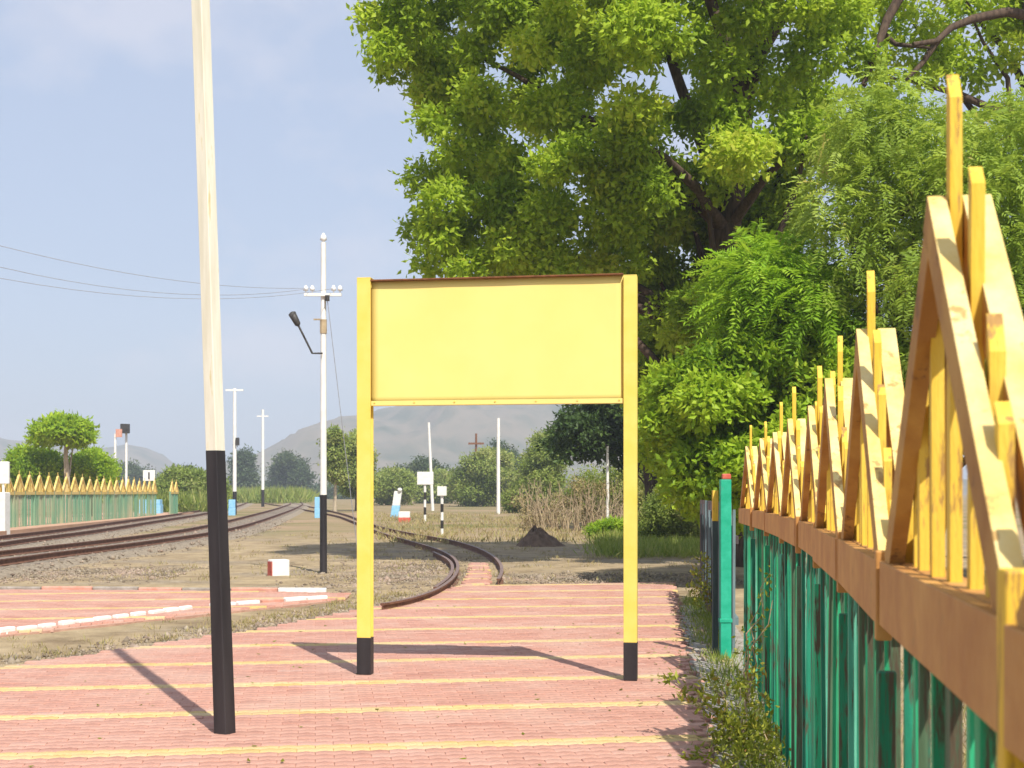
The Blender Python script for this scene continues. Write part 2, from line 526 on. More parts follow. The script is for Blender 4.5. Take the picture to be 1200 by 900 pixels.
def in_poly(px, py, poly):
    ins = np.zeros(len(px), bool)
    dist = np.full(len(px), 1e9)
    for (x0, y0), (x1, y1) in zip(poly, poly[1:] + poly[:1]):
        c = ((y0 > py) != (y1 > py)) & (px < (x1 - x0) * (py - y0) / (y1 - y0 + 1e-9) + x0)
        ins ^= c
        t = np.clip(((px - x0) * (x1 - x0) + (py - y0) * (y1 - y0)) / ((x1 - x0) ** 2 + (y1 - y0) ** 2 + 1e-9), 0, 1)
        dist = np.minimum(dist, np.hypot(px - x0 - t * (x1 - x0), py - y0 - t * (y1 - y0)))
    return ins, dist


def crown_clumps(poly, Y, half, n, rmin, rmax, seed, front=0.0, sep=0.45):
    """clump centres filling a rounded volume whose outline at depth Y follows the crown in the photograph"""
    g = np.random.default_rng(seed)
    xs = [p[0] for p in poly]
    ys = [p[1] for p in poly]
    out = []
    tries = 0
    while len(out) < n and tries < 60:
        tries += 1
        px = g.uniform(min(xs), max(xs), 400)
        py = g.uniform(min(ys), max(ys), 400)
        ins, dist = in_poly(px, py, poly)
        for a, b, d in zip(px[ins], py[ins], dist[ins]):
            dm = d * Y / F
            if dm < rmin * 0.75:
                continue
            r = min(g.uniform(rmin, rmax), max(rmin * 0.8, dm * 1.05))
            h = min(half, dm * 1.2 + 0.15 * half)
            u = g.uniform(-1, 1)
            u = math.copysign(abs(u) ** 0.6, u)
            y = Y + u * h - front * h
            c = Vector(((a - 600) / F * Y, y, EYE - (b - HZ) / F * Y))   # outline kept at depth Y: a solid, not a picture
            if c.z - r * 0.5 < 0.0:
                c.z = r * 0.5
            if any((c - Vector(o[:3])).length < sep * (r + o[3]) for o in out):
                continue
            out.append((c.x, c.y, c.z, r))
            if len(out) >= n:
                break
    return out


def bend(a, b, k, seed, sag=0.0, amp=0.08):
    g = random.Random(seed)
    a, b = Vector(a), Vector(b)
    L = (b - a).length
    out = []
    for i in range(k + 1):
        t = i / k
        w = math.sin(math.pi * t)
        out.append(a.lerp(b, t) + Vector((g.uniform(-1, 1), g.uniform(-1, 1), g.uniform(-0.5, 0.5))) * amp * L * 0.35 * w + Vector((0, 0, sag * w * L)))
    return out


def tree(name, label, cat, base, trunk_pts, trunk_r, clumps, per, leaf, wid, mat, bark='bark', limbs=10, limb_r=0.1, seed=1, group=None, **kw):
    e = empty(name, base, label, cat, group)
    m = MB()
    rr = np.linspace(trunk_r[0], trunk_r[1], len(trunk_pts))
    rr[0] *= 1.25
    m.tube(trunk_pts, list(rr), 10)
    m.build('trunk', M[bark], e, True)
    g = random.Random(seed)
    if limbs:
        for i in range(limbs):
            c = clumps[g.randrange(len(clumps))]
            cv = Vector(c[:3])
            best = [p for p in trunk_pts[1:] if p[2] < cv.z + 0.3] or [trunk_pts[min(1, len(trunk_pts) - 1)]]
            st = Vector(g.choice(best[-3:]))
            k = MB()
            pts = bend(st, cv, 6, seed * 31 + i, 0.06)
            q = (cv - st).length
            k.tube(pts, list(np.linspace(limb_r * min(1, 0.5 + q * 0.12), limb_r * 0.18, 7)), 6)
            k.build('branch', M[bark], e, True)
    f = foliage(clumps, per, leaf, wid, mat, e, seed=seed, **kw)
    return e


# ------------------------------------------------------------------ ground, hills
def hsum(x, y):
    return (np.sin(x * 1.7 + 1.3 * np.sin(y * 0.9)) * np.sin(y * 1.3 + 0.7 * np.sin(x * 1.1)) * 0.5
            + np.sin(x * 5.1 + y * 3.3) * np.sin(y * 4.7 - x * 2.2) * 0.25)


def axis_steps(lo_far, lo, hi, hi_far, step, grow=1.25):
    mid = list(np.arange(lo, hi + step / 2, step))
    a, s, q = [], step, lo
    while q > lo_far:
        s *= grow
        q -= s
        a.append(max(q, lo_far))
    b, s, q = [], step, hi
    while q < hi_far:
        s *= grow
        q += s
        b.append(min(q, hi_far))
    return np.array(a[::-1] + mid + b)


gx = axis_steps(-2700, -13, 8, 2700, 0.25)
gy = axis_steps(-300, 3, 44, 2800, 0.25, 1.18)
GX, GY = np.meshgrid(gx, gy)
near = np.clip((60 - np.hypot(GX, GY)) / 30, 0, 1)
GZZ = GZ + 0.018 * hsum(GX, GY) * near + 0.006 * R.normal(size=GX.shape) * near
V = np.stack([GX, GY, GZZ], -1).reshape(-1, 3)
nx, ny = len(gx), len(gy)
ii = (np.arange(ny - 1)[:, None] * nx + np.arange(nx - 1)[None, :]).ravel()
tag(raw_mesh('ground', V, np.stack([ii, ii + 1, ii + nx + 1, ii + nx], 1), M['ground'], smooth=True), kind='structure')


def hill(prof, Y, depth, seed, amp):
    """a solid ridge; prof: (px,py) skyline seen from the platform"""
    g = np.random.default_rng(seed)
    px = np.array([p[0] for p in prof], float)
    hh = np.array([max(0.0, (HZ - p[1]) / F * Y) for p in prof])
    X = (px - 600) / F * Y
    xs = np.arange(X[0], X[-1], depth / 28)
    ys = np.linspace(-1, 1, 41)
    h = np.interp(xs, X, hh)
    k = np.ones(5) / 5
    h = np.convolve(np.pad(h, 2, 'edge'), k, 'valid')
    XX, TT = np.meshgrid(xs, ys)
    s = np.cos(TT * math.pi / 2) ** 1.3
    ph = g.uniform(0, 6, 6)
    w = (np.sin(XX / depth * 15 + ph[0] + 2 * TT) * np.sin(TT * 6 + ph[1] + XX / depth * 4) + 0.6 * np.sin(XX / depth * 37 + ph[2] + 3 * TT) * np.sin(TT * 13 + ph[3])
         + 0.4 * np.sin(XX / depth * 80 + ph[4]) * np.sin(TT * 29 + ph[5]))
    Z = h[None] * s * (1 + amp * w * np.sin(np.clip(abs(TT) * math.pi, 0, math.pi)) * 0.8) + h[None] * 0.012 * w - 0.5
    V = np.stack([XX, Y + TT * depth, Z], -1).reshape(-1, 3)
    nx, ny = len(xs), len(ys)
    i = (np.arange(ny - 1)[:, None] * nx + np.arange(nx - 1)[None, :]).ravel()
    return tag(raw_mesh('hill', V, np.stack([i, i + 1, i + nx + 1, i + nx], 1), M['hill'], smooth=True), kind='structure')


hill([(150, 577), (225, 572), (300, 540), (330, 528), (365, 512), (400, 492), (430, 480), (470, 473), (540, 470), (600, 472), (680, 470), (760, 480), (860, 500), (1000, 545), (1150, 577)], 1500, 420, 3, 0.22)
hill([(-420, 577), (-260, 540), (-120, 512), (0, 512), (30, 513), (75, 528), (105, 530), (130, 520), (152, 515), (178, 527), (205, 545), (235, 562), (270, 577)], 1900, 380, 5, 0.18)


# ------------------------------------------------------------------ paved platform
def fence_x(y):
    return float(np.interp(y, [-2, 0.1, 1.6, 3.05, 4.5, 5.95, 7.4, 8.85, 10.3, 11.75, 13.2, 13.9, 30],
                           [0.1, 0.43, 0.612, 0.85, 1.11, 1.35, 1.575, 1.77, 1.94, 2.085, 2.215, 2.27, 3.95]))


def prism(poly, z0, z1):
    m = MB()
    n = len(poly)
    m.add([(x, y, z0) for x, y in poly] + [(x, y, z1) for x, y in poly],
          [tuple(reversed(range(n))), tuple(range(n, 2 * n))] + [(i, (i + 1) % n, n + (i + 1) % n, n + i) for i in range(n)])
    return m


main_poly = [(-8.0, 4.6), (-5.0, 13.35), (-3.2, 17.0), (-2.05, 20.3), (-0.95, 25.0), (1.2, 25.5), (3.0, 25.9)]
main_poly = main_poly + [(fence_x(y) - 0.48, y) for y in (21, 17, 14, 12, 10, 8.5, 7, 5.5, 4.2)]
platform = prism(main_poly, -0.35, -0.020).build('platform', M['bed_sand'])
tag(platform, kind='structure')
a_l, a_r, b_l = at(-140, 686, 0), at(412, 694, 0), at(-140, 757, 0)
b_r = at(404, 701, 0)
side_poly = [(b_l.x, b_l.y), (b_r.x, b_r.y), (a_r.x, a_r.y), (a_l.x, a_l.y)]
side = prism(side_poly, -0.3, -0.024).build('side_platform', M['bed_sand'])
tag(side, kind='structure')

PL, PW = 0.24, 0.12
TH = math.radians(8.2)                       # laid slightly askew to the line of sight
ux, uy = Vector((math.cos(TH), math.sin(TH))), Vector((-math.sin(TH), math.cos(TH)))
g_ = 0.0013
zz = 0.016


def paver_outline():
    """a wavy interlocking block: both long edges step the same way"""
    q = PL / 4
    lo = [(-2 * q, -zz), (-q, zz), (0, -zz), (q, zz), (2 * q, -zz)]
    pts = [(max(-2 * q + g_, min(2 * q - g_, x)), y - PW / 2 + g_) for x, y in lo]
    pts += [(max(-2 * q + g_, min(2 * q - g_, x)), y + PW / 2 - g_) for x, y in reversed(lo)]
    return pts


OUT = np.array(paver_outline())
nO = len(OUT)
sc = np.array([1 - 0.004 / PL * 2, 1 - 0.004 / PW * 2])
OV = np.concatenate([np.c_[OUT, np.full(nO, -0.045)], np.c_[OUT, np.full(nO, -0.0025)], np.c_[OUT * sc, np.zeros(nO)]])
OF = []
for lv in (0, 1):
    for i in range(nO):
        j = (i + 1) % nO
        OF.append((lv * nO + i, lv * nO + j, (lv + 1) * nO + j, (lv + 1) * nO + i))
top = [2 * nO + i for i in range(nO)]
for i in range(nO // 2 - 1):
    OF.append((top[i], top[i + 1], top[nO - 2 - i], top[nO - 1 - i]))
OF = np.array(OF)
rotm = np.array([[ux.x, uy.x, 0], [ux.y, uy.y, 0], [0, 0, 1]])


def pave(poly, parent, y_phase, single=0, inset=0.03):
    px, py, yl = [], [], []
    ps = [Vector(p) for p in poly]
    us = [p.dot(ux) for p in ps]
    vs = [p.dot(uy) for p in ps]
    for j in range(int(min(vs) / PW) - 1, int(max(vs) / PW) + 2):
        off = 0.5 * (j % 2)
        for i in range(int(min(us) / PL) - 1, int(max(us) / PL) + 2):
            c = ux * ((i + off) * PL) + uy * (j * PW)
            px.append(c.x)
            py.append(c.y)
            yl.append(((j - y_phase) % 13) in (0, 12))
    px, py, yl = np.array(px), np.array(py), np.array(yl)
    ins, dist = in_poly(px, py, [tuple(p) for p in poly])
    keep = ins & (dist > inset)
    px, py, yl = px[keep], py[keep], yl[keep]
    n = len(px)
    tint = np.clip(0.5 + 0.20 * R.normal(size=n), 0, 1)
    dz = R.normal(size=n) * 0.0015
    tl = R.normal(size=(n, 2)) * 0.007
    order = np.argsort(np.where((py > 8.2) & (abs(px / py) < 0.385), py, 1e6))
    one = np.zeros(n, bool)
    one[order[:single]] = True
    for flag, mt in ((True, 'yellow_paver'), (False, 'red_paver')):
        s = (yl == flag) & ~one
        k = int(s.sum())
        if k:
            Vv = np.repeat((OV @ rotm.T)[None], k, 0)
            Vv[..., 2] += (dz[s][:, None] + Vv[..., 0] * tl[s][:, :1] + Vv[..., 1] * tl[s][:, 1:])
            Vv[..., 0] += px[s][:, None]
            Vv[..., 1] += py[s][:, None]
            Fv = (OF[None] + (np.arange(k) * len(OV))[:, None, None]).reshape(-1, 4)
            o = raw_mesh('yellow_pavers' if flag else 'red_pavers', Vv.reshape(-1, 3), Fv, M[mt], np.repeat(tint[s], len(OV)), parent)
            tag(o, kind='stuff')
        if single:
            metas = []
            for q in np.linspace(0.08, 0.95, 9):
                o = raw_mesh('paver', OV @ rotm.T, OF, M[mt], np.full(len(OV), q), None)
                metas.append(o.data)
                bpy.data.objects.remove(o)
            for i in np.nonzero(one & (yl == flag))[0]:
                me = metas[int(np.clip(tint[i] * 8.99, 0, 8))]
                place('paver', me, parent, (px[i], py[i], dz[i]), (tl[i, 1], -tl[i, 0], 0))


pave(main_poly, platform, int(round((9.35 * math.cos(TH)) / PW)) % 13, 300)
pave(side_poly, side, 4, 0, 0.10)

# concrete apron between paving and fence, with broken edges
ap = [(fence_x(y) - 0.46 + 0.04 * math.sin(y * 5.0), y) for y in np.arange(4.2, 21, 0.5)]
ap += [(fence_x(y) + 0.22, y) for y in np.arange(20.5, 4.0, -1.0)]
tag(prism(ap, -0.3, -0.012).build('concrete_apron', M['concrete']), kind='structure')


# painted kerb stones along the side platform
def kerb(p, q, name, label, gap, length, pattern, group):
    e = empty(name, (p.x, p.y, GZ), label, 'kerb', group)
    d = q - p
    d.z = 0
    L = d.length
    d.normalize()
    w = Vector((-d.y, d.x, 0))
    t, i = 0.0, 0
    while t + length < L:
        ln = length * rnd.uniform(0.8, 1.05)
        c = p + d * (t + ln / 2)
        m = MB()
        m.obox((c.x, c.y, -0.01 + rnd.uniform(-0.01, 0.01)), d * (ln / 2) + w * rnd.uniform(-0.01, 0.01), w * 0.05, (0, 0, 0.058))
        m.build('kerb_stone', M[pattern[i % len(pattern)]], e, bevel=0.018)
        t += ln + gap * rnd.uniform(0.6, 1.6)
        i += 1
    return e


kerb(at(-100, 753, 0) + Vector((0, -0.08, 0)), at(236, 711.5, 0) + Vector((0, -0.08, 0)), 'kerb', 'low kerb of white painted stones along the near edge of the side paving', 0.085, 0.28, ['white_paint'], None)
kerb(at(244, 710, 0) + Vector((0.05, -0.08, 0)), at(403, 699.5, 0) + Vector((0, -0.08, 0)), 'kerb', 'red and white kerb stones where the side paving narrows beside the yellow sign', 0.03, 0.42, ['white_paint', 'white_paint', 'faded_red', 'white_paint'], None)
kerb(at(-100, 690, 0), at(396, 692.5, 0), 'kerb', 'flush pale concrete kerb along the far edge of the side paving', 0.015, 0.9, ['faded_red', 'white_paint', 'concrete', 'faded_red', 'concrete', 'faded_red', 'concrete'], None)


# ------------------------------------------------------------------ station name board (blank)
bl, br = at(428, 790, 0), at(739, 797, 0)
board = empty('name_board', ((bl + br) / 2), 'blank yellow station board on two yellow posts with black feet', 'sign')
ax = (br - bl)
wid = ax.length
ax.normalize()
fr = Vector((ax.y, -ax.x, 0))                # towards the camera
ztop = {0: 3.695, 1: 3.655}
for k, b in ((0, bl), (1, br)):
    m = MB()
    zt = ztop[k]
    zb = 0.345
    w = 0.066 if k == 0 else 0.060
    # channel section, open side towards the panel
    for (c0, hx, hy) in ((0.0, w, 0.008), ):
        m.obox(b + fr * 0.05 + Vector((0, 0, (zt + zb) / 2)), ax * w, fr * 0.006, (0, 0, (zt - zb) / 2))
        m.obox(b - fr * 0.05 + Vector((0, 0, (zt + zb) / 2)), ax * w, fr * 0.006, (0, 0, (zt - zb) / 2))
        s_ = -1 if k == 0 else 1
        m.obox(b + ax * s_ * (w - 0.006) + Vector((0, 0, (zt + zb) / 2)), ax * 0.006, fr * 0.0435, (0, 0, (zt - zb) / 2))
        m.obox(b - ax * s_ * (w - 0.03) + Vector((0, 0, (zt + zb) / 2)), ax * 0.006, fr * 0.0435, (0, 0, (zt - zb) / 2))
        m.obox(b + Vector((0, 0, zt + 0.004)), ax * w, fr * 0.056, (0, 0, 0.004))
    p = m.build('post', M['yellow_post'], board, bevel=0.003)
    m = MB()
    m.obox(b + Vector((0, 0, zb / 2)), ax * (w + 0.001), fr * 0.0575, (0, 0, zb / 2 - 0.001))
    m.build('post_foot', M['black_paint'], p, bevel=0.004)
pz0, pz1 = EYE + (HZ - 474) / F * 12.57, 3.672
pc = (bl + br) / 2
hw = wid / 2 - 0.064
# sheet built as a gently dished grid
nxg, nzg = 33, 17
vs, fs = [], []
for j in range(nzg):
    for i in range(nxg):
        u, v = i / (nxg - 1) * 2 - 1, j / (nzg - 1)
        q = pc + ax * (u * hw) + fr * (0.012 + 0.003 * math.sin(u * 4.3 + 1) * math.sin(v * 3.1) + 0.0012 * math.sin(u * 9 + v * 5))
        vs.append((q.x, q.y, pz0 + 0.012 + (pz1 - pz0 - 0.018) * v))
for j in range(nzg - 1):
    for i in range(nxg - 1):
        a = j * nxg + i
        fs.append((a, a + 1, a + nxg + 1, a + nxg))
m = MB()
m.add(vs, fs)
panel = m.build('panel', M['yellow_enamel'], board, True)
sm = panel.modifiers.new('sheet', 'SOLIDIFY')
sm.thickness = 0.003
m = MB()
m.obox(pc + fr * 0.03 + Vector((0, 0, pz0 + 0.02)), ax * hw, fr * 0.004, (0, 0, 0.022))
m.obox(pc + fr * 0.012 + Vector((0, 0, pz0 - 0.0005)), ax * hw, fr * 0.0135, (0, 0, 0.004))
m.build('bottom_edge', M['yellow_enamel'], board, bevel=0.002)
m = MB()
m.obox(pc + fr * 0.028 + Vector((0, 0, pz1 + 0.0005)), ax * hw, fr * 0.032, (0, 0, 0.007))
m.build('top_edge', M['rust'], board, bevel=0.002)
for i in range(7):
    c = pc + ax * (hw * (-0.97 + 1.94 * i / 6)) + fr * 0.034 + Vector((0, 0, pz0 + 0.028))
    m = MB()
    m.tube([c, c + fr * 0.007], 0.008, 6)
    m.build('bolt', M['yellow_post'], panel)

# ------------------------------------------------------------------ poles
# square concrete pole beside the board
pb = at(263.5, 859, 0)
pole = empty('lamp_post', pb, 'tall square cream pole with black lower part, leaning on the red paving in front', 'pole')
yaw = math.radians(28)
lean = Vector((-0.172 / 5.16, 0.0, 1.0))


def square_pole(m, z0, z1, s0, s1, chamfer=0.12):
    prof = [(-1, -1 + chamfer), (-1 + chamfer, -1), (1 - chamfer, -1), (1, -1 + chamfer), (1, 1 - chamfer), (1 - chamfer, 1), (-1 + chamfer, 1), (-1, 1 - chamfer)]
    vs = []
    for z, s in ((z0, s0), (z1, s1)):
        for x, y in prof:
            xr = (x * math.cos(yaw) + y * math.sin(yaw)) * s
            yr = (-x * math.sin(yaw) + y * math.cos(yaw)) * s
            vs.append(pb + lean * z + Vector((xr, yr, 0)))
    n = len(prof)
    m.add(vs, [tuple(reversed(range(n))), tuple(range(n, 2 * n))] + [(i, (i + 1) % n, n + (i + 1) % n, n + i) for i in range(n)])


m = MB()
square_pole(m, 1.995, 7.4, 0.0495, 0.0465)
m.build('shaft', M['cream_paint'], pole)
m = MB()
square_pole(m, -0.04, 1.995, 0.0565, 0.0505)
m.build('painted_base', M['black_paint'], pole)

GP = 'white poles with black bases along the railway'


def round_pole(name, label, px, py_base, py_top, r0, r1, black_py=None, group=GP, cat='pole', lean=0.0, Y=None):
    b = at(px, py_base) if Y is None else Vector(((px - 600) / F * Y, Y, GZ))
    zt = EYE - (py_top - HZ) / F * b.y
    e = empty(name, b, label, cat, group)
    l = Vector((lean, 0, 1))
    z1 = (EYE - (black_py - HZ) / F * b.y) if black_py else GZ
    up = lambda z: Vector((b.x + lean * (z - GZ), b.y, z))
    rz = lambda z: r0 + (r1 - r0) * (z - GZ) / (zt - GZ)
    if black_py:
        m = MB()
        m.tube([up(GZ - 0.05), up(z1)], [r0 * 1.03, rz(z1) * 1.03], 10)
        m.build('painted_base', M['black_paint'], e, True)
    m = MB()
    m.tube([up(z1 + (0.002 if black_py else -0.05)), up(zt)], [rz(z1), r1], 10)
    m.build('shaft', M['white_paint'], e, True)
    return e, b, zt


def cross_arm(e, c, half, z, r=0.03, mat='white_paint', ins=True):
    m = MB()
    m.box((c.x - half, c.y - 0.11, z - r), (c.x + half, c.y - 0.05, z + r))
    a = m.build('cross_arm', M[mat], e)
    if ins:
        for s in (-1, -0.62, 0.62, 1):
            q = Vector((c.x + s * half * 0.92, c.y - 0.08, z + r))
            k = MB()
            k.tube([q, q + Vector((0, 0, 0.05)), q + Vector((0, 0, 0.06)), q + Vector((0, 0, 0.12)), q + Vector((0, 0, 0.17))], [0.012, 0.012, 0.055, 0.05, 0.02], 8)
            k.build('insulator', M['porcelain'], a, True)
    return a


e2, b2, zt2 = round_pole('utility_pole', 'white round pole with black base and lamp arm just left of the yellow board', 379, 672, 284, 0.078, 0.055, 580)
zc = EYE - (346 - HZ) / F * b2.y
cross_arm(e2, b2, 0.40, zc)
m = MB()
m.tube([(b2.x, b2.y, zt2), (b2.x, b2.y, zt2 + 0.03), (b2.x, b2.y, zt2 + 0.05), (b2.x, b2.y, zt2 + 0.13), (b2.x, b2.y, zt2 + 0.2)], [0.03, 0.03, 0.075, 0.06, 0.02], 8)
m.build('top_insulator', M['porcelain'], e2, True)
m = MB()
m.tube([(b2.x + 0.10, b2.y - 0.12, zc - 0.14), (b2.x + 0.10, b2.y - 0.12, zc - 0.02)], 0.05, 8)
m.build('shackle', M['dark_metal'], e2, True)
m = MB()
zk = EYE - (380 - HZ) / F * b2.y
m.tube([(b2.x, b2.y, zk - 0.2), (b2.x, b2.y, zk + 0.1)], 0.075, 10)
m.box((b2.x - 0.2, b2.y - 0.1, zk + 0.08), (b2.x - 0.05, b2.y - 0.06, zk + 0.11))
m.build('clamp', M['dry_stem'], e2)
la0 = pt(378, 414, b2.y - 0.1)
la1 = pt(366, 414, b2.y - 0.15)
la2 = pt(349, 380, b2.y - 0.15)
la3 = pt(342, 367, b2.y - 0.15)
m = MB()
m.tube([la0, la1, la2], 0.022, 6)
arm = m.build('lamp_arm', M['dark_metal'], e2, True)
m = MB()
m.tube([la2 + (la2 - la3) * 0.15, la2, la3, la3 + (la3 - la2) * 0.1], [0.03, 0.065, 0.085, 0.03], 8)
m.build('lamp_head', M['dark_metal'], arm, True)
m = MB()
m.tube([(b2.x + 0.10, b2.y - 0.12, zc - 0.1), pt(400, 490, b2.y + 0.5), pt(421, 662, 31.0)], 0.008, 5)
m.build('stay_wire', M['wire'], e2)

e3, b3, zt3 = round_pole('utility_pole', 'white pole with a short cross arm behind the black and cream pole', 275, 603, 455, 0.16, 0.13, 576)
cross_arm(e3, b3, 0.7, zt3 - 0.15, 0.07, ins=False)
m = MB()
m.box((b3.x + 0.12, b3.y - 0.3, 5.4), (b3.x + 0.4, b3.y - 0.1, 6.0))
m.build('junction_box', M['dark_metal'], e3)
e4, b4, zt4 = round_pole('utility_pole', 'distant thin white pole rising from yellow green grass by the far track', 308, 590, 480, 0.19, 0.15, 574, Y=165)
cross_arm(e4, b4, 0.7, zt4 - 0.8, 0.07, ins=False)
round_pole('white_pole', 'slim leaning white pole behind the square white track sign', 507, 583, 495, 0.16, 0.12, None, 'plain white poles beyond the siding', lean=-0.045, Y=130)
round_pole('white_pole', 'slim upright white pole among green bushes under the yellow board', 584, 592, 490, 0.15, 0.13, None, 'plain white poles beyond the siding', Y=110)
ep, bp, zp = round_pole('white_pole', 'short white pole by the dark bushes beside the right post of the board', 712, 622, 523, 0.075, 0.055, None, 'plain white poles beyond the siding')
m = MB()
m.box((bp.x - 0.16, bp.y - 0.05, zp - 0.02), (bp.x + 0.02, bp.y + 0.03, zp + 0.09))
m.build('bracket', M['dark_metal'], ep)

# dark pole with a cross piece far behind
b = Vector(((558 - 600) / F * 210, 210, GZ))
e = empty('wooden_pole', b, 'brown power pole with crossed arm above the distant bushes', 'pole')
m = MB()
zt = EYE - (508 - HZ) / F * 210
m.tube([b, (b.x, b.y, zt)], [0.22, 0.16], 8)
m.build('shaft', M['rust'], e, True)
m = MB()
m.box((b.x - 1.2, b.y - 0.4, zt - 1.7), (b.x + 1.2, b.y - 0.2, zt - 1.4))
m.build('cross_arm', M['rust'], e)

# two signal poles beyond the far fence
e, b, zt = round_pole('signal_post', 'thin pale post with a pinkish plate behind the far fence', 135, 600, 508, 0.11, 0.09, None, 'posts behind the far fence', Y=110)
m = MB()
m.box((b.x + 0.1, b.y - 0.2, zt - 0.3), (b.x + 0.6, b.y - 0.12, zt + 0.35))
m.build('plate', M['faded_red'], e)
e, b, zt = round_pole('signal_post', 'white signal post with a dark lamp head behind the far fence', 148, 600, 505, 0.11, 0.10, None, 'posts behind the far fence', Y=112)
m = MB()
m.tube([(b.x, b.y - 0.35, zt - 0.2), (b.x, b.y - 0.35, zt + 0.55)], 0.4, 10)
m.tube([(b.x, b.y - 0.75, zt + 0.2), (b.x, b.y - 0.35, zt + 0.2)], 0.28, 10)
m.build('lamp_head', M['dark_metal'], e)

# overhead wires from the utility pole to beyond the left of the view
for i, (y_edge, off, lab) in enumerate(((288, -0.36, 'uppermost of the wires running left from the utility pole'), (313, -0.25, 'middle wire running left from the utility pole'),
                                        (326, 0.25, 'lowest wire running left from the utility pole'))):
    s0 = Vector((b2.x + off, b2.y - 0.08, zc + 0.14))
    q = pt(0, y_edge, 21.5)
    mid = (q + s0) / 2 - Vector((0, 0, 0.13 if i == 0 else 0.19))
    far = q + (q - s0) * 1.4
    pts = []
    for t in np.linspace(0, 1, 13):
        p = s0.lerp(q, t)
        p.z -= 0.55 * (1 - (2 * t - 1) ** 2) * (0.35 if i == 0 else 0.5)
        pts.append(p)
    pts += [pts[-1].lerp(far + Vector((0, 0, 1.0)), t) for t in (0.35, 0.7, 1.0)]
    m = MB()
    m.tube(pts, 0.0055, 5)
    o = m.build('overhead_wire', M['wire'], loc=s0)
    tag(o, lab, 'wire', 'overhead wires')


# ------------------------------------------------------------------ railway tracks
def smooth_path(pts, step):
    P = np.array([(p.x, p.y) for p in pts])
    for _ in range(3):                       # corner cutting
        Q = [P[0]]
        for a, b in zip(P[:-1], P[1:]):
            Q += [a * 0.75 + b * 0.25, a * 0.25 + b * 0.75]
        Q.append(P[-1])
        P = np.array(Q)
    d = np.r_[0, np.cumsum(np.linalg.norm(np.diff(P, axis=0), axis=1))]
    n = max(2, int(d[-1] / step))
    t = np.linspace(0, d[-1], n)
    return np.c_[np.interp(t, d, P[:, 0]), np.interp(t, d, P[:, 1])], d[-1]


def normals(P):
    T = unit(np.gradient(P, axis=0))
    return np.c_[T[:, 1], -T[:, 0]], T


def sweep(P, prof, z0, mi_of=None):
    """sweep a closed cross-section (across, up) along a plan path"""
    Nn, _ = normals(P)
    m = MB()
    k = len(prof)
    vs = []
    for p, n in zip(P, Nn):
        for a, h in prof:
            vs.append((p[0] + n[0] * a, p[1] + n[1] * a, z0 + h))
    fs, mi = [], []
    for i in range(len(P) - 1):
        for j in range(k):
            fs.append((i * k + j, i * k + (j + 1) % k, (i + 1) * k + (j + 1) % k, (i + 1) * k + j))
            mi.append(mi_of[j] if mi_of else 0)
    fs.append(tuple(reversed(range(k))))
    fs.append(tuple(range((len(P) - 1) * k, len(P) * k)))
    m.add(vs, fs)
    m.m = mi + [0, 0]
    return m


RAIL = [(-0.068, 0), (0.068, 0), (0.068, 0.012), (0.012, 0.03), (0.012, 0.115), (0.035, 0.125), (0.035, 0.155), (-0.035, 0.155), (-0.035, 0.125), (-0.012, 0.115), (-0.012, 0.03), (-0.068, 0.012)]
RAIL_M = [0, 0, 0, 0, 0, 0, 1, 0, 0, 0, 0, 0]


def scatter_stones(name, pts, size, parent=None, seed=0, zoff=0.0, kind='stuff', mat='stone'):
    g = np.random.default_rng(seed)
    n = len(pts)
    base = np.array([(1, 0, 0), (-1, 0, 0), (0, 1, 0), (0, -1, 0), (0, 0, 0.8), (0, 0, -0.8)], float)
    T = np.array([(0, 2, 4), (2, 1, 4), (1, 3, 4), (3, 0, 4), (2, 0, 5), (1, 2, 5), (3, 1, 5), (0, 3, 5)])
    s = size * np.exp(0.45 * g.normal(size=(n, 1, 1)))
    V = base[None] * (0.6 + 0.8 * g.random((n, 6, 1))) * s * (0.7 + 0.6 * g.random((n, 1, 3)))
    a = g.uniform(0, 6.28, n)
    ca, sa = np.cos(a)[:, None], np.sin(a)[:, None]
    x = V[..., 0] * ca - V[..., 1] * sa
    y = V[..., 0] * sa + V[..., 1] * ca
    V = np.stack([x, y, V[..., 2]], -1) + pts[:, None]
    V[..., 2] += zoff
    Fc = (T[None] + (np.arange(n) * 6)[:, None, None]).reshape(-1, 3)
    o = raw_mesh(name, V.reshape(-1, 3), Fc, M[mat], np.repeat(np.clip(0.5 + 0.25 * g.normal(size=n), 0, 1), 6), parent)
    if kind:
        o['kind'] = kind
    return o


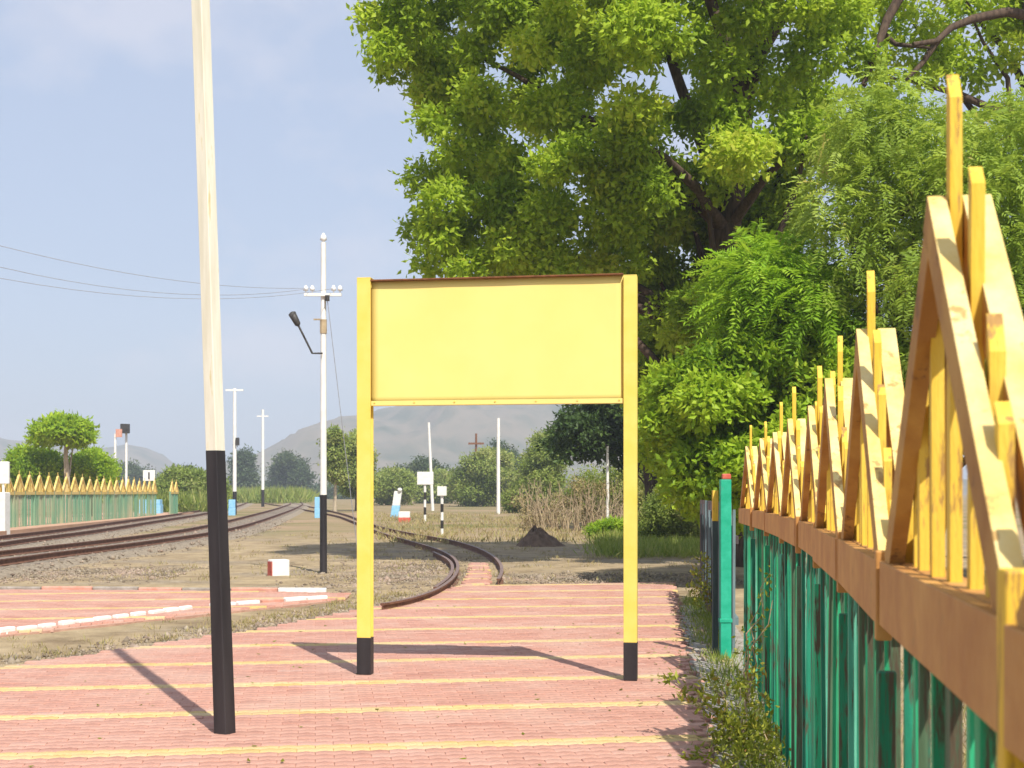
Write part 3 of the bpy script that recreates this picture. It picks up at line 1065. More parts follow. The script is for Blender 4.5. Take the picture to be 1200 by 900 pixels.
def track(label, centre, gauge, bed_w, rz, stones, seed, step=0.8):
    P, L = smooth_path(centre, step)
    Nn, T = normals(P)
    e = empty('railway_track', (P[0][0], P[0][1], GZ), label, 'railway track', 'railway tracks')
    bed = sweep(P, [(-bed_w, -0.08), (bed_w, -0.08), (bed_w * 0.72, rz - 0.0), (-bed_w * 0.72, rz - 0.0)], GZ).build('ballast_bed', M['stone'] if False else M['ballast'], e)
    for s in (-1, 1):
        sweep(P + Nn * s * gauge / 2, RAIL, GZ + rz + 0.012, RAIL_M).build('rail', [M['rail_steel'], M['rail_head']], e)
    m = MB()
    d = 0.3
    acc = np.r_[0, np.cumsum(np.linalg.norm(np.diff(P, axis=0), axis=1))]
    while d < min(L, 150):
        i = min(int(np.searchsorted(acc, d)), len(P) - 1)
        c = Vector((P[i][0], P[i][1], GZ + rz - 0.055))
        m.obox(c, Vector((Nn[i][0], Nn[i][1], 0)) * 1.3, Vector((T[i][0], T[i][1], 0)) * 0.12, (0, 0, 0.066))
        d += 0.8
    o = m.build('sleepers', M['sleeper'], e)
    o['kind'] = 'stuff'
    g = np.random.default_rng(seed)
    t = g.random(stones) ** 2.0 * min(L, 75) / L
    i = np.clip((t * (len(P) - 1)).astype(int), 0, len(P) - 2)
    a = g.uniform(-1, 1, stones) * bed_w * 1.15
    q = P[i] + Nn[i] * a[:, None] + (P[i + 1] - P[i]) * g.random((stones, 1))
    z = GZ + np.clip(rz * (1 - (np.abs(a) / bed_w - 0.72) / 0.28), 0, rz) + 0.005
    scatter_stones('ballast_stones', np.c_[q, z], 0.027, e, seed)
    return e


M['ballast'] = mat_rough('ballast', (0.14, 0.108, 0.078), (0.26, 0.21, 0.15), 12, 0.95, 0.8, cc=(0.38, 0.315, 0.23))


def line_from(pxs, z=0.13):
    return [at(x, y, z) for x, y in pxs]


# near running line
track('dark rusty railway track curving past the black and cream pole to the far grass', [Vector((-12.6, 10, 0)), Vector((-12.0, 22, 0)), at(0, 655, 0.1), at(120, 641, 0.1), at(243, 624, 0.1), at(300, 608, 0.1), at(338, 596, 0.1), at(352, 589, 0.1), at(320, 584.5, 0.1)], 1.676, 2.1, 0.10, 5500, 11)
track('rusty railway track running close beside the platform of the far fence', [Vector((-19.2, 22, 0)), at(-60, 644, 0.1), at(0, 635, 0.1), at(90, 624, 0.1), at(160, 613, 0.1), at(228, 603, 0.1), at(270, 594, 0.1), at(290, 587, 0.1)], 1.676, 2.0, 0.10, 3500, 12)

# siding with spreading rail ends that stops at the paved ramp
sid = empty('railway_track', at(545, 660), 'pair of bent siding rails ending at the paved platform under the yellow board', 'railway track', 'railway tracks')
left_rail = [at(x, y, 0.08) for x, y in ((300, 588), (390, 602), (415, 611), (445, 624), (480, 634), (512, 643), (531, 652), (538, 663), (533, 677), (512, 692), (478, 703), (448, 708))]
right_rail = [at(x, y, 0.08) for x, y in ((330, 587.5), (400, 600), (436, 615), (480, 625), (525, 632), (555, 640), (577, 650), (588, 662), (588, 672), (584, 679))]
for pth in (left_rail, right_rail):
    P, L = smooth_path(pth, 0.3)
    sweep(P, RAIL, GZ - 0.01, RAIL_M).build('rail', [M['rail_steel'], M['rail_head']], sid)
P, L = smooth_path([at(x, y, 0.08) for x, y in ((480, 630), (520, 639), (550, 650), (562, 662))], 0.3)
# check rail beside the left rail
P, L = smooth_path([at(x, y, 0.08) for x, y in ((508, 646.5), (526, 655), (531.5, 664), (527, 676), (510, 688))], 0.3)
sweep(P, RAIL, GZ - 0.02, RAIL_M).build('check_rail', [M['rail_steel'], M['rail_head']], sid)
# strip of red paving between the rails
sp_ = [at(x, y, 0) for x, y in ((543, 686), (572, 683.5), (571, 668), (568, 659), (552, 659), (551, 668))]
strip = prism([(p.x, p.y) for p in sp_], -0.2, -0.02).build('paved_strip', M['red_paver'])
tag(strip, kind='structure')
pave([(p.x, p.y) for p in sp_], strip, 3)

# loose stones: rubble at the paving edge, gravel by the siding and along the line
g = np.random.default_rng(21)


def band(pts, wid, n, z=GZ + 0.004):
    P, L = smooth_path([Vector((p[0], p[1], 0)) for p in pts], 0.2)
    Nn, T = normals(P)
    i = g.integers(0, len(P), n)
    q = P[i] + Nn[i] * (g.normal(size=(n, 1)) * wid) + g.normal(size=(n, 2)) * 0.05
    return np.c_[q, np.full(n, z)]


edge_line = [(-7.0, 8.0), (-5.25, 13.4), (-3.45, 17.1), (-2.3, 20.4), (-1.5, 23.5)]
s1 = band(edge_line, 0.32, 3800)
ins, _ = in_poly(s1[:, 0], s1[:, 1], main_poly)
tag(scatter_stones('rubble', s1[~ins], 0.019, seed=31), kind='stuff')
s2 = np.c_[g.normal(-2.4, 0.9, 3600), g.normal(29, 3.2, 3600), np.full(3600, GZ + 0.004)]
s2b = np.c_[g.uniform(-0.2, 4.5, 2600), g.normal(27.6, 0.9, 2600), np.full(2600, GZ + 0.004)]
s2c = np.c_[g.uniform(-16, -7, 6000), g.normal(29.3, 1.3, 6000), np.full(6000, GZ + 0.004)]
s2 = np.r_[s2, s2b, s2c]
bad = in_poly(s2[:, 0], s2[:, 1], main_poly)[0] | in_poly(s2[:, 0], s2[:, 1], side_poly)[0] | in_poly(s2[:, 0], s2[:, 1], [(p.x, p.y) for p in sp_])[0]
tag(scatter_stones('gravel', s2[~bad], 0.021, seed=32), kind='stuff')


# ------------------------------------------------------------------ dry and green grass
def blades(name, pts, h, w, mat, seed, parent=None, spread=0.5):
    gg = np.random.default_rng(seed)
    n = len(pts)
    A = unit(np.c_[gg.normal(size=(n, 2)) * spread, np.ones(n)])
    B = unit(np.cross(A, gg.normal(size=(n, 3))))
    o = leaves_mesh(name, pts, A, B, h * (0.5 + gg.random(n)), np.full(n, w), mat, gg.random(n), parent, 0.1)
    o['kind'] = 'stuff'
    return o


def tufts(n, k, fn, rad, seed):
    gg = np.random.default_rng(seed)
    c = np.array([fn(gg) for _ in range(n)])
    p = np.repeat(c, k, 0) + gg.normal(size=(n * k, 2)) * rad
    return np.c_[p[:, 0], p[:, 1], np.full(len(p), GZ)]


def edge_pt(gg):
    t = gg.uniform(0, len(edge_line) - 1.001)
    i = int(t)
    a, b = np.array(edge_line[i]), np.array(edge_line[i + 1])
    return a + (b - a) * (t - i) + np.array([-abs(gg.normal()) * 0.55, gg.normal() * 0.1])


tp = tufts(230, 12, edge_pt, 0.06, 41)
tp = tp[~in_poly(tp[:, 0], tp[:, 1], main_poly)[0]]
tp = tp[~in_poly(tp[:, 0], tp[:, 1], side_poly)[0]]
blades('dry_grass', tp, 0.075, 0.010, M['straw'], 42)
blades('dry_grass', tufts(420, 12, lambda q: np.array([q.uniform(-9, 6.0), q.uniform(26.5, 60)]), 0.12, 43), 0.10, 0.016, M['straw'], 44)
blades('dry_grass', tufts(900, 12, lambda q: (lambda y: np.array([y * q.uniform(-0.10, 0.17), y]))(q.uniform(46, 110)), 0.25, 45), 0.22, 0.04, M['straw'], 46)
blades('green_grass', tufts(1100, 16, lambda q: (lambda y: np.array([y * q.uniform(0.065, 0.155), y]))(q.uniform(36, 66)), 0.3, 47), 0.34, 0.03, M['green_grass'], 48)
blades('green_grass', tufts(900, 20, lambda q: (lambda y: np.array([y * q.uniform(-0.30, -0.15), y]))(q.uniform(205, 330)), 0.8, 49), 2.2, 0.22, M['green_grass'], 50)
blades('green_grass', tufts(800, 18, lambda q: (lambda y: np.array([y * q.uniform(-0.27, -0.215), y]))(q.uniform(115, 190)), 0.6, 51), 1.6, 0.15, M['green_grass'], 52)
blades('litter_grass', tufts(500, 10, lambda q: (lambda y: np.array([fence_x(y) + q.uniform(0.25, 2.2), y]))(q.uniform(0.5, 14)), 0.1, 53), 0.12, 0.012, M['straw'], 54)

# dirt mound
mc = at(627, 640)
gg = np.random.default_rng(5)
vs, fs = [], []
nr, na = 9, 28
for i in range(nr + 1):
    r = i / nr
    for j in range(na):
        a = 2 * math.pi * j / na
        rad = 0.72 * r * (1 + 0.12 * math.sin(3 * a + 1) + 0.08 * math.sin(7 * a))
        z = 0.66 * (1 - r ** 1.3) ** 1.1 + 0.05 * gg.normal() * (1 - r) - 0.03
        vs.append((mc.x + rad * math.cos(a) * (1.25 if math.cos(a) > 0 else 0.9), mc.y + rad * math.sin(a), GZ + z))
for i in range(nr):
    for j in range(na):
        fs.append((i * na + j, i * na + (j + 1) % na, (i + 1) * na + (j + 1) % na, (i + 1) * na + j))
m = MB()
m.add(vs, fs)
tag(m.build('dirt_mound', M['dirt'], loc=mc), 'small heap of dark brown earth beyond the siding rails', 'dirt mound')

# ------------------------------------------------------------------ picket fence with gables on the right
posts_y = [0.15, 1.6, 3.05, 4.5, 5.95, 7.4, 8.85, 10.3, 11.75, 13.2]
fence = empty('picket_fence', (fence_x(6), 6, 0), 'near tall wooden fence with yellow gabled tops over green palings at right', 'fence')
RZ0, RZ1 = 1.405, 1.548                      # horizontal rail
FY, FG = M['fence_yellow'], M['fence_green']


def picket_mesh(h, w=0.018, t=0.011, cut=0.05, yellow_from=RZ0 + 0.02):
    """one paling: green below the rail, yellow above, top cut to a chisel; x runs along the fence"""
    m = MB()
    zs = [0.0, yellow_from]
    for k, (z0, z1) in enumerate(((-0.06, yellow_from), (yellow_from, h))):
        if z1 - z0 < 0.02:
            continue
        if k == 0:
            m.box((-w, -t, z0), (w, t, z1), 0)
        else:
            vs = [(-w, -t, z0), (w, -t, z0), (w, t, z0), (-w, t, z0), (-w, -t, z1 - cut), (w, -t, z1), (w, t, z1), (-w, t, z1 - cut)]
            m.add(vs, [(0, 1, 5, 4), (1, 2, 6, 5), (2, 3, 7, 6), (3, 0, 4, 7), (4, 5, 6, 7)], 1)
    return m.mesh('picket', [FG, FY])


def plan(y):
    return Vector((fence_x(y), y, 0))


GABLE_FOOT, GABLE_TOP = 1.555, 2.12
NPK = 9
for k in range(len(posts_y) - 1):
    A, B = plan(posts_y[k]), plan(posts_y[k + 1])
    d = (B - A)
    L = d.length
    d.normalize()
    w = Vector((-d.y, d.x, 0))               # towards the track side
    ang = math.atan2(d.y, d.x)
    up = Vector((0, 0, 1))
    # post at A, standing a little proud of the rail
    jog = rnd.uniform(-0.012, 0.012)
    m = MB()
    m.obox(A + w * 0.012 + up * 0.60, d * 0.016, w * 0.020, up * 0.70, 0)
    m.obox(A + w * (0.020 if k != 1 else 0.012) + up * 1.470, d * (0.018 if k != 1 else 0.026), w * (0.018 if k != 1 else 0.026), up * (0.100 if k != 1 else 0.14), 1)
    m.build('post', [FG, M['fence_rail'] if k != 1 else FY], fence, bevel=0.004)
    # bottom rail: two boards clasping the palings
    for s in (-1, 1):
        m = MB()
        c = A + d * (L / 2) + w * ((0.017 if s > 0 else -0.031) + jog) + up * ((RZ0 + RZ1) / 2)
        m.obox(c, d * (L / 2 - 0.028), w * (0.030 if s < 0 else 0.015), up * ((RZ1 - RZ0) / 2))
        m.build('rail', M['fence_rail'], fence, bevel=0.003)
    off = jog - 0.022                        # palings and gables stand towards the back of the rail
    # gable boards
    gt = 2.19 if k == 1 else GABLE_TOP + rnd.uniform(-0.03, 0.02)
    apex = A + d * (L / 2) + up * gt
    for foot, sg in ((A + d * 0.05 + up * GABLE_FOOT, 1), (B - d * 0.05 + up * GABLE_FOOT, -1)):
        v = (apex - foot)
        ln = v.length
        v.normalize()
        nrm = v.cross(w).normalized()
        if nrm.z < 0:
            nrm = -nrm
        for s in (-1, 1):
            m = MB()
            ext = 0.02 if sg == 1 else -0.045
            th_ = 0.016 if s > 0 else 0.024      # thin board in front of the palings, thicker one behind
            c = foot + v * ((ln + ext) / 2) + w * (s * (0.013 + th_) + off) - nrm * 0.03
            m.obox(c, v * ((ln + ext) / 2), w * th_, nrm * 0.036)
            m.m = [1, 0, 1, 1, 1, 0]          # shade painted brown on the sides, upper edge left pale yellow
            m.build('gable_board', [M['fence_board'], M['fence_side_shade']], fence, bevel=0.002)
    # palings
    for i in range(NPK):
        t = (i + 0.5) / NPK
        if i == NPK // 2:
            h = (2.42 if k == 1 else 2.31 + rnd.uniform(-0.04, 0.03))
        else:
            e_ = min(t, 1 - t)
            base = GABLE_FOOT + (gt - GABLE_FOOT) * (e_ * L - 0.05) / (L / 2 - 0.05)
            h = base + (rnd.uniform(0.06, 0.16) if i not in (3, 5) else rnd.uniform(0.1, 0.2))
        me = picket_mesh(h, 0.018 * rnd.uniform(0.8, 1.2), 0.0105 * rnd.uniform(0.85, 1.1), rnd.uniform(0.02, 0.07))
        o = place('picket', me, fence, A + d * (L * t + rnd.uniform(-0.015, 0.015)) + w * off, (0, 0, ang))
        o.rotation_euler = (rnd.uniform(-0.006, 0.006), rnd.uniform(-0.012, 0.012), ang + rnd.uniform(-0.05, 0.05))
        # a thinner paling fixed between, below the rail only
        if i < NPK - 1 and rnd.random() < 0.7:
            hh = 1.40
            mm = MB()
            mm.box((-0.014, -0.008, -0.06), (0.014, 0.008, hh))
            me2 = mm.mesh('paling', [FG])
            o = place('paling', me2, fence, A + d * (L * (t + 0.5 / NPK) + rnd.uniform(-0.02, 0.02)) + w * (off + rnd.choice((-0.005, 0.03))), (rnd.uniform(-0.012, 0.012), rnd.uniform(-0.02, 0.02), ang + rnd.uniform(-0.12, 0.12)))

# end posts of the fence
gp = at(850, 770, 0)
e = empty('gate_post', gp, 'bright green square post with a red cap closing the far end of the gabled fence', 'post')
m = MB()
zt = EYE + 15 / F * gp.y
m.box((gp.x - 0.055, gp.y - 0.05, -0.05), (gp.x + 0.055, gp.y + 0.05, zt))
m.build('shaft', M['post_green'], e, bevel=0.006)
m = MB()
m.box((gp.x - 0.03, gp.y + 0.0, zt + 0.001), (gp.x + 0.06, gp.y + 0.06, zt + 0.06))
m.build('cap', M['red_paint'], e, bevel=0.01)
m = MB()
m.box((gp.x - 0.065, gp.y - 0.058, 0.36), (gp.x + 0.065, gp.y + 0.058, 0.40))
m.build('collar', M['post_green'], e, bevel=0.004)
q = pt(838, 770, gp.y + 0.15)
e = empty('slim_post', (q.x, q.y, 0), 'slim grey post with a yellow top just left of the green end post', 'post')
m = MB()
m.box((q.x - 0.028, q.y - 0.03, -0.05), (q.x + 0.028, q.y + 0.03, 1.40))
m.build('shaft', M['fence_dull'], e, bevel=0.004)
m = MB()
m.box((q.x - 0.029, q.y - 0.031, 1.401), (q.x + 0.029, q.y + 0.031, 1.72))
m.build('yellow_top', FY, e, bevel=0.004)

# low dull fence carrying on beyond
lowf = empty('picket_fence', (2.6, 18, 0), 'low dull blue grey paling fence continuing beyond the bright green post', 'fence')
p0, p1 = Vector((2.32, 14.3, 0)), Vector((3.12, 22.6, 0))
d = (p1 - p0)
L = d.length
d.normalize()
w = Vector((-d.y, d.x, 0))
ang = math.atan2(d.y, d.x)
meshes = []
for h in (1.35, 1.45, 1.52, 1.58):
    mm = MB()
    mm.add([(-0.03, -0.014, -0.06), (0.03, -0.014, -0.06), (0.03, 0.014, -0.06), (-0.03, 0.014, -0.06), (-0.03, -0.014, h), (0.03, -0.014, h - 0.04), (0.03, 0.014, h - 0.04), (-0.03, 0.014, h)],
           [(0, 1, 5, 4), (1, 2, 6, 5), (2, 3, 7, 6), (3, 0, 4, 7), (4, 5, 6, 7)])
    meshes.append(mm.mesh('picket', [M['fence_dull']]))
t = 0.0
while t < L:
    place('picket', rnd.choice(meshes), lowf, p0 + d * t, (rnd.uniform(-0.02, 0.02), rnd.uniform(-0.02, 0.02), ang + rnd.uniform(-0.1, 0.1)))
    t += rnd.uniform(0.09, 0.13)
for z in (0.35, 1.2):
    m = MB()
    m.obox(p0 + d * (L / 2) - w * 0.035 + Vector((0, 0, z)), d * (L / 2), w * 0.018, (0, 0, 0.04))
    m.build('rail', M['fence_dull'], lowf)

# ------------------------------------------------------------------ far platform and far fence across the tracks
fp0, fp1 = Vector((-21.4, 52, 0)), Vector((-24.6, 101, 0))
d = (fp1 - fp0)
FL = d.length
d.normalize()
w = Vector((-d.y, d.x, 0))                   # to the left
mfar = prism([tuple((fp0 - d * 14 - w * 1.6).xy), tuple((fp1 + d * 4 - w * 0.4).xy), tuple((fp1 + d * 4 + w * 6).xy), tuple((fp0 - d * 14 + w * 8).xy)], -0.3, 0.16)
tag(mfar.build('far_platform', M['far_paving'] if 'far_paving' in M else mat_rough('far_paving', (0.42, 0.25, 0.16), (0.52, 0.33, 0.22), 0.6, 0.9, 0.2)), kind='structure')
ff = empty('picket_fence', (fp0.x, fp0.y, 0.16), 'distant fence with yellow gabled tops and faded green palings on the far platform', 'fence')
pal, n_sec, sl = MB(), 0, 1.62
t = 0.0
M['far_yellow'] = mat_rough('far_yellow', (0.62, 0.43, 0.10), (0.72, 0.54, 0.20), 2, 0.6, 0)
while t + sl < FL:
    if 39.0 < t < 44.5:
        t += sl
        continue
    A = fp0 + d * t
    gtop = 2.42 + rnd.uniform(-0.06, 0.06)
    m = MB()
    for s in (0, 1):
        a = A + d * (0.04 + s * (sl - 0.08)) + Vector((0, 0, 1.74))
        b = A + d * (sl / 2) + Vector((0, 0, gtop))
        c = (a + b) / 2
        v = (b - a) / 2
        nn = v.normalized().cross(w)
        m.obox(c, v, w * 0.045, nn * 0.05)
    m.tube([A + d * (sl / 2) + Vector((0, 0, 1.7)), A + d * (sl / 2) + Vector((0, 0, gtop + 0.22))], [0.03, 0.015], 4)
    for k in (0.2, 0.35, 0.65, 0.8):
        m.tube([A + d * (sl * k) + Vector((0, 0, 1.7)), A + d * (sl * k) + Vector((0, 0, 1.74 + (gtop - 1.74) * 2 * min(k, 1 - k) + 0.08))], 0.024, 4)
    m.obox(A + d * (sl / 2) + Vector((0, 0, 1.66)), d * (sl / 2 - 0.04), w * 0.045, (0, 0, 0.07))
    m.build('gable', M['far_yellow'], ff)
    m = MB()
    m.obox(A + Vector((0, 0, 0.95)), d * 0.05, w * 0.05, (0, 0, 0.82))
    m.build('post', M['far_green'], ff)
    for i in range(8):
        if rnd.random() < 0.16:
            continue
        c = A + d * (sl * (i + 0.7) / 8.6) + w * rnd.uniform(-0.02, 0.02)
        pal.obox(c + Vector((0, 0, 0.86)), d * rnd.uniform(0.035, 0.055) + w * rnd.uniform(-0.02, 0.02), w * 0.015, (0, 0, 0.72))
    t += sl
o = pal.build('palings', M['far_green'], ff)
o['kind'] = 'stuff'


# ------------------------------------------------------------------ small track-side furniture
def banded_sign(label, px, py_base, py_top, board_px, board_py, group):
    b = at(px, py_base)
    s = b.y / F
    e = empty('track_sign', b, label, 'sign', group)
    zt = EYE - (board_py[1] - HZ) * s
    n = 5
    r = 0.075 if board_px[1] - board_px[0] > 15 else 0.06
    for i in range(n):
        z0, z1 = GZ + (zt - GZ) * i / n, GZ + (zt - GZ) * (i + 1) / n
        m = MB()
        m.tube([(b.x, b.y, z0 + 0.001), (b.x, b.y, z1)], r, 8)
        m.build('black_band' if i % 2 == (0 if n % 2 == 0 else 1) else 'white_band', M['black_bar'] if i % 2 == 1 else M['white_paint'], e, True)
    m = MB()
    x0, x1 = (board_px[0] - 600) * s, (board_px[1] - 600) * s
    m.box((x0, b.y - 0.13, EYE - (board_py[1] - HZ) * s), (x1, b.y - 0.08, EYE - (board_py[0] - HZ) * s))
    m.build('board', M['white_paint'], e, bevel=0.015)
    return e


GS = 'white boards on banded posts beside the siding'
banded_sign('larger white square board on a black and white banded post beyond the siding', 498, 612, 553, (489, 508), (553, 568), GS)
banded_sign('smaller white board on a slim banded post nearer to the siding rails', 518, 629, 570, (512.5, 523.5), (570, 581), GS)
e = banded_sign('white number board on a banded post at the gap of the far fence', 175, 603, 551, (168, 182), (551, 563.5), 'white boards by the far fence')
m = MB()
q = at(175, 603)
m.box(((174.2 - 600) * q.y / F, q.y - 0.155, EYE - (561.5 - HZ) * q.y / F), ((176.0 - 600) * q.y / F, q.y - 0.131, EYE - (553.5 - HZ) * q.y / F))
m.build('numeral', M['black_bar'], e)


def block(name, label, cat, px, py, wpx, hpx, mats, group=None, skew=0.0, depth=0.5, stripe=0.5):
    """a painted stone or cabinet with a differently painted lower or side part"""
    b = at(px, py)
    s = b.y / F
    e = empty(name, b, label, cat, group)
    hw_, h = wpx * s / 2, hpx * s
    h0 = h * stripe
    m = MB()
    m.add([(b.x + i * hw_ + skew * z, b.y + j * depth * hw_ * 2 + depth * hw_, GZ - 0.03 + z) for z in (0, h0) for i, j in ((-1, -0.5), (1, -0.5), (1, 0.5), (-1, 0.5))],
          [(3, 2, 1, 0), (4, 5, 6, 7), (0, 1, 5, 4), (1, 2, 6, 5), (2, 3, 7, 6), (3, 0, 4, 7)])
    m.build('lower_body', M[mats[0]], e, bevel=min(0.03, hw_ * 0.15))
    m = MB()
    t_ = 0.94
    m.add([(b.x + i * hw_ * t_ + skew * z, b.y + j * depth * hw_ * 2 * t_ + depth * hw_, GZ - 0.03 + z) for z in (h0 + 0.001, h) for i, j in ((-1, -0.5), (1, -0.5), (1, 0.5), (-1, 0.5))],
          [(3, 2, 1, 0), (4, 5, 6, 7), (0, 1, 5, 4), (1, 2, 6, 5), (2, 3, 7, 6), (3, 0, 4, 7)])
    m.build('upper_body', M[mats[1]], e, bevel=min(0.03, hw_ * 0.15))
    return e


block('marker_stone', 'light blue marker box at the foot of the white pole behind the cream pole', 'marker', 271.5, 604, 8, 19, ('blue_paint', 'blue_paint'), 'light blue markers between the tracks')
block('marker_stone', 'tall light blue marker behind the black base of the utility pole', 'marker', 371.5, 607, 6, 25, ('blue_paint', 'blue_paint'), 'light blue markers between the tracks')
eb = block('lever_box', 'leaning blue and white lever box with a round white knob beside the siding', 'lever box', 462, 606, 9.5, 31, ('blue_paint', 'white_paint'), None, 0.14, 0.8, 0.45)
q = at(468.5, 606)
m = MB()
z0 = EYE - (576 - HZ) * q.y / F
m.tube([(q.x, q.y, z0 - 0.02), (q.x, q.y, z0 + 0.05), (q.x, q.y, z0 + 0.18), (q.x, q.y, z0 + 0.26)], [0.08, 0.155, 0.155, 0.06], 10)
m.build('knob', M['white_paint'], eb, True)
block('painted_stone', 'low stone painted red below and white above at the foot of the lever box', 'stone', 473.5, 612, 14, 13, ('red_paint', 'white_paint'), None, 0, 0.7, 0.45)
block('cabinet', 'pale blue cabinet standing in the gap of the far fence', 'cabinet', 175, 605, 26, 20, ('blue_paint', 'blue_paint'), None, 0, 0.5, 0.7)

# white block with a red side
q = at(325, 675)
e = empty('boundary_stone', q, 'square white block with a red side standing on the sand by the utility pole', 'stone')
s = q.y / F
m = MB()
rz = Matrix.Rotation(math.radians(27), 3, 'Z')
m.obox(q + Vector((0.0, 0.17, 0.15)), rz @ Vector((0.185, 0, 0)), rz @ Vector((0, 0.17, 0)), (0, 0, 0.185))
m.build('white_block', M['white_paint'], e, bevel=0.02)
m = MB()
m.obox(q + Vector((0, 0.17, 0.135)) + rz @ Vector((-0.192, 0, 0)), rz @ Vector((0.006, 0, 0)), rz @ Vector((0, 0.15, 0)), (0, 0, 0.16))
m.build('red_side', M['red_paint'], e)

# white board and plinth at the left edge of the picture
q = at(-6, 628)
s = q.y / F
e = empty('white_sign', q, 'white board over a white plinth at the left edge before the far fence', 'sign')
m = MB()
m.box((-26 * s + q.x, q.y - 0.08, EYE - (567 - HZ) * s), (17 * s + q.x, q.y + 0.08, EYE - (541 - HZ) * s))
m.build('board', M['white_paint'], e, bevel=0.03)
m = MB()
m.box((-20 * s + q.x, q.y - 0.3, GZ), (15 * s + q.x, q.y + 0.3, EYE - (577 - HZ) * s))
m.build('plinth', M['white_paint'], e, bevel=0.03)
for k in (-16, 10):
    m = MB()
    m.tube([(q.x + k * s, q.y, EYE - (577 - HZ) * s), (q.x + k * s, q.y, EYE - (566 - HZ) * s)], 0.05, 6)
    m.build('leg', M['white_paint'], e)

# ------------------------------------------------------------------ trees
# the big tree
big_poly = [(413, 50), (428, -30), (470, -150), (600, -260), (800, -330), (970, -270), (1050, -120), (1045, 20), (1012, 105), (985, 180), (950, 300), (880, 420), (800, 450),
            (765, 420), (752, 345), (700, 325), (600, 335), (540, 340), (486, 318), (490, 258), (512, 205), (478, 195), (500, 130), (468, 85), (440, 78)]
BY = 32.0
bc = crown_clumps(big_poly, BY, 4.8, 205, 0.42, 0.92, 101, sep=0.62)
for i, (x, y) in enumerate(((438, 22), (452, 58), (470, 20), (500, 62), (515, 112), (505, 142), (528, 172), (500, 208), (522, 236), (503, 268), (530, 288), (508, 308), (548, 312), (600, 316), (650, 314), (700, 312), (560, 250), (585, 190), (560, 130))):
    p = pt(x, y, BY + rnd.uniform(-1.5, 1.0))
    bc.append((p.x, p.y, p.z, 0.42 + 0.05 * (i % 5)))
tb = [Vector((5.75, BY + 0.6, -0.1))] + [pt(x, y, BY + 0.6) for x, y in ((866, 560), (850, 420), (852, 270), (872, 120), (888, -40))]
for i in range(52):
    p = pt(rnd.uniform(738, 930), rnd.uniform(230, 470), BY + rnd.uniform(1.6, 3.5))
    bc.append((p.x, p.y, p.z, rnd.uniform(0.55, 0.95)))
tree('broadleaf_tree', 'huge broadleaf tree with a dark trunk rising behind the yellow board', 'tree', tb[0], tb, (0.55, 0.18), bc, 900, 0.17, 0.095, M['leaf_big'],
     limbs=24, limb_r=0.18, seed=3, sprig=12, sprig_r=0.13, droop=0.35, flat=0.75)

# sparse tree at upper right with bare limbs
up_poly = [(1010, -60), (1100, -180), (1260, -220), (1420, -120), (1420, 110), (1330, 150), (1250, 100), (1190, 60), (1160, 20), (1110, 60), (1075, 110), (1030, 120), (1010, 60)]
uc = crown_clumps(up_poly, 33, 3.0, 26, 0.35, 0.8, 111)
for i, (x, y) in enumerate(((1072, 8), (1108, 26), (1062, 62), (1092, 76), (1132, 4), (1162, 14), (1192, 58), (1142, 84), (1178, 78), (1078, 92), (1104, 52), (1120, 66), (1085, 38), (1198, 8), (1045, 40), (1030, 90))):
    p = pt(x, y, 33 + rnd.uniform(-1, 1))
    uc.append((p.x, p.y, p.z, 0.32 + 0.05 * (i % 4)))
ut = [at(1290, 700), pt(1280, 500, 33), pt(1250, 330, 33), pt(1230, 160, 33), pt(1210, 20, 33), pt(1200, -90, 33)]
et = tree('sparse_tree', 'tall sparse tree with bare crooked limbs against the sky at upper right', 'tree', ut[0], ut, (0.5, 0.15), uc, 300, 0.19, 0.10, M['leaf_big'], limbs=8, limb_r=0.14, seed=5, sprig=8, sprig_r=0.14)
for pts, r in (([(1215, 20), (1180, 14), (1140, 22), (1115, 32), (1098, 48), (1070, 52)], 0.13), ([(1098, 48), (1080, 75), (1060, 95)], 0.09), ([(1200, -60), (1130, -40), (1058, -10), (1040, 22), (1028, 55), (1012, 100)], 0.17), ([(1036, 40), (1050, 52), (1090, 56)], 0.08)):
    m = MB()
    P = [pt(x, y, 32 - 0.2 * i) for i, (x, y) in enumerate(pts)]
    m.tube(P, list(np.linspace(r, r * 0.4, len(P))), 7)
    m.build('branch', M['bark'], et, True)

# fine-leaved tree behind the fence, right
fine_poly = [(925, 260), (940, 180), (985, 115), (1035, 80), (1075, 92), (1110, 140), (1150, 115), (1200, 95), (1330, 90), (1420, 200), (1420, 480), (1250, 560), (1080, 520), (985, 470), (945, 400), (915, 330)]
FNY = 25.0
fc = crown_clumps(fine_poly, FNY, 2.6, 125, 0.42, 0.92, 121, sep=0.5)
ftb = at(1180, 790)
ft = [Vector((7.6, FNY + 0.3, -0.1)), Vector((7.5, FNY + 0.3, 1.6)), Vector((7.3, FNY + 0.2, 3.2)), Vector((7.1, FNY + 0.2, 4.8)), Vector((6.9, FNY + 0.1, 6.6))]
tree('fine_leaved_tree', 'light green fine leaved tree hanging over the tall fence at right', 'tree', ft[0], ft, (0.24, 0.07), fc, 1050, 0.135, 0.042, M['leaf_fine'],
     bark='bark', limbs=14, limb_r=0.08, seed=7, sprig=16, sprig_r=0.17, droop=0.5, pinnate=True)

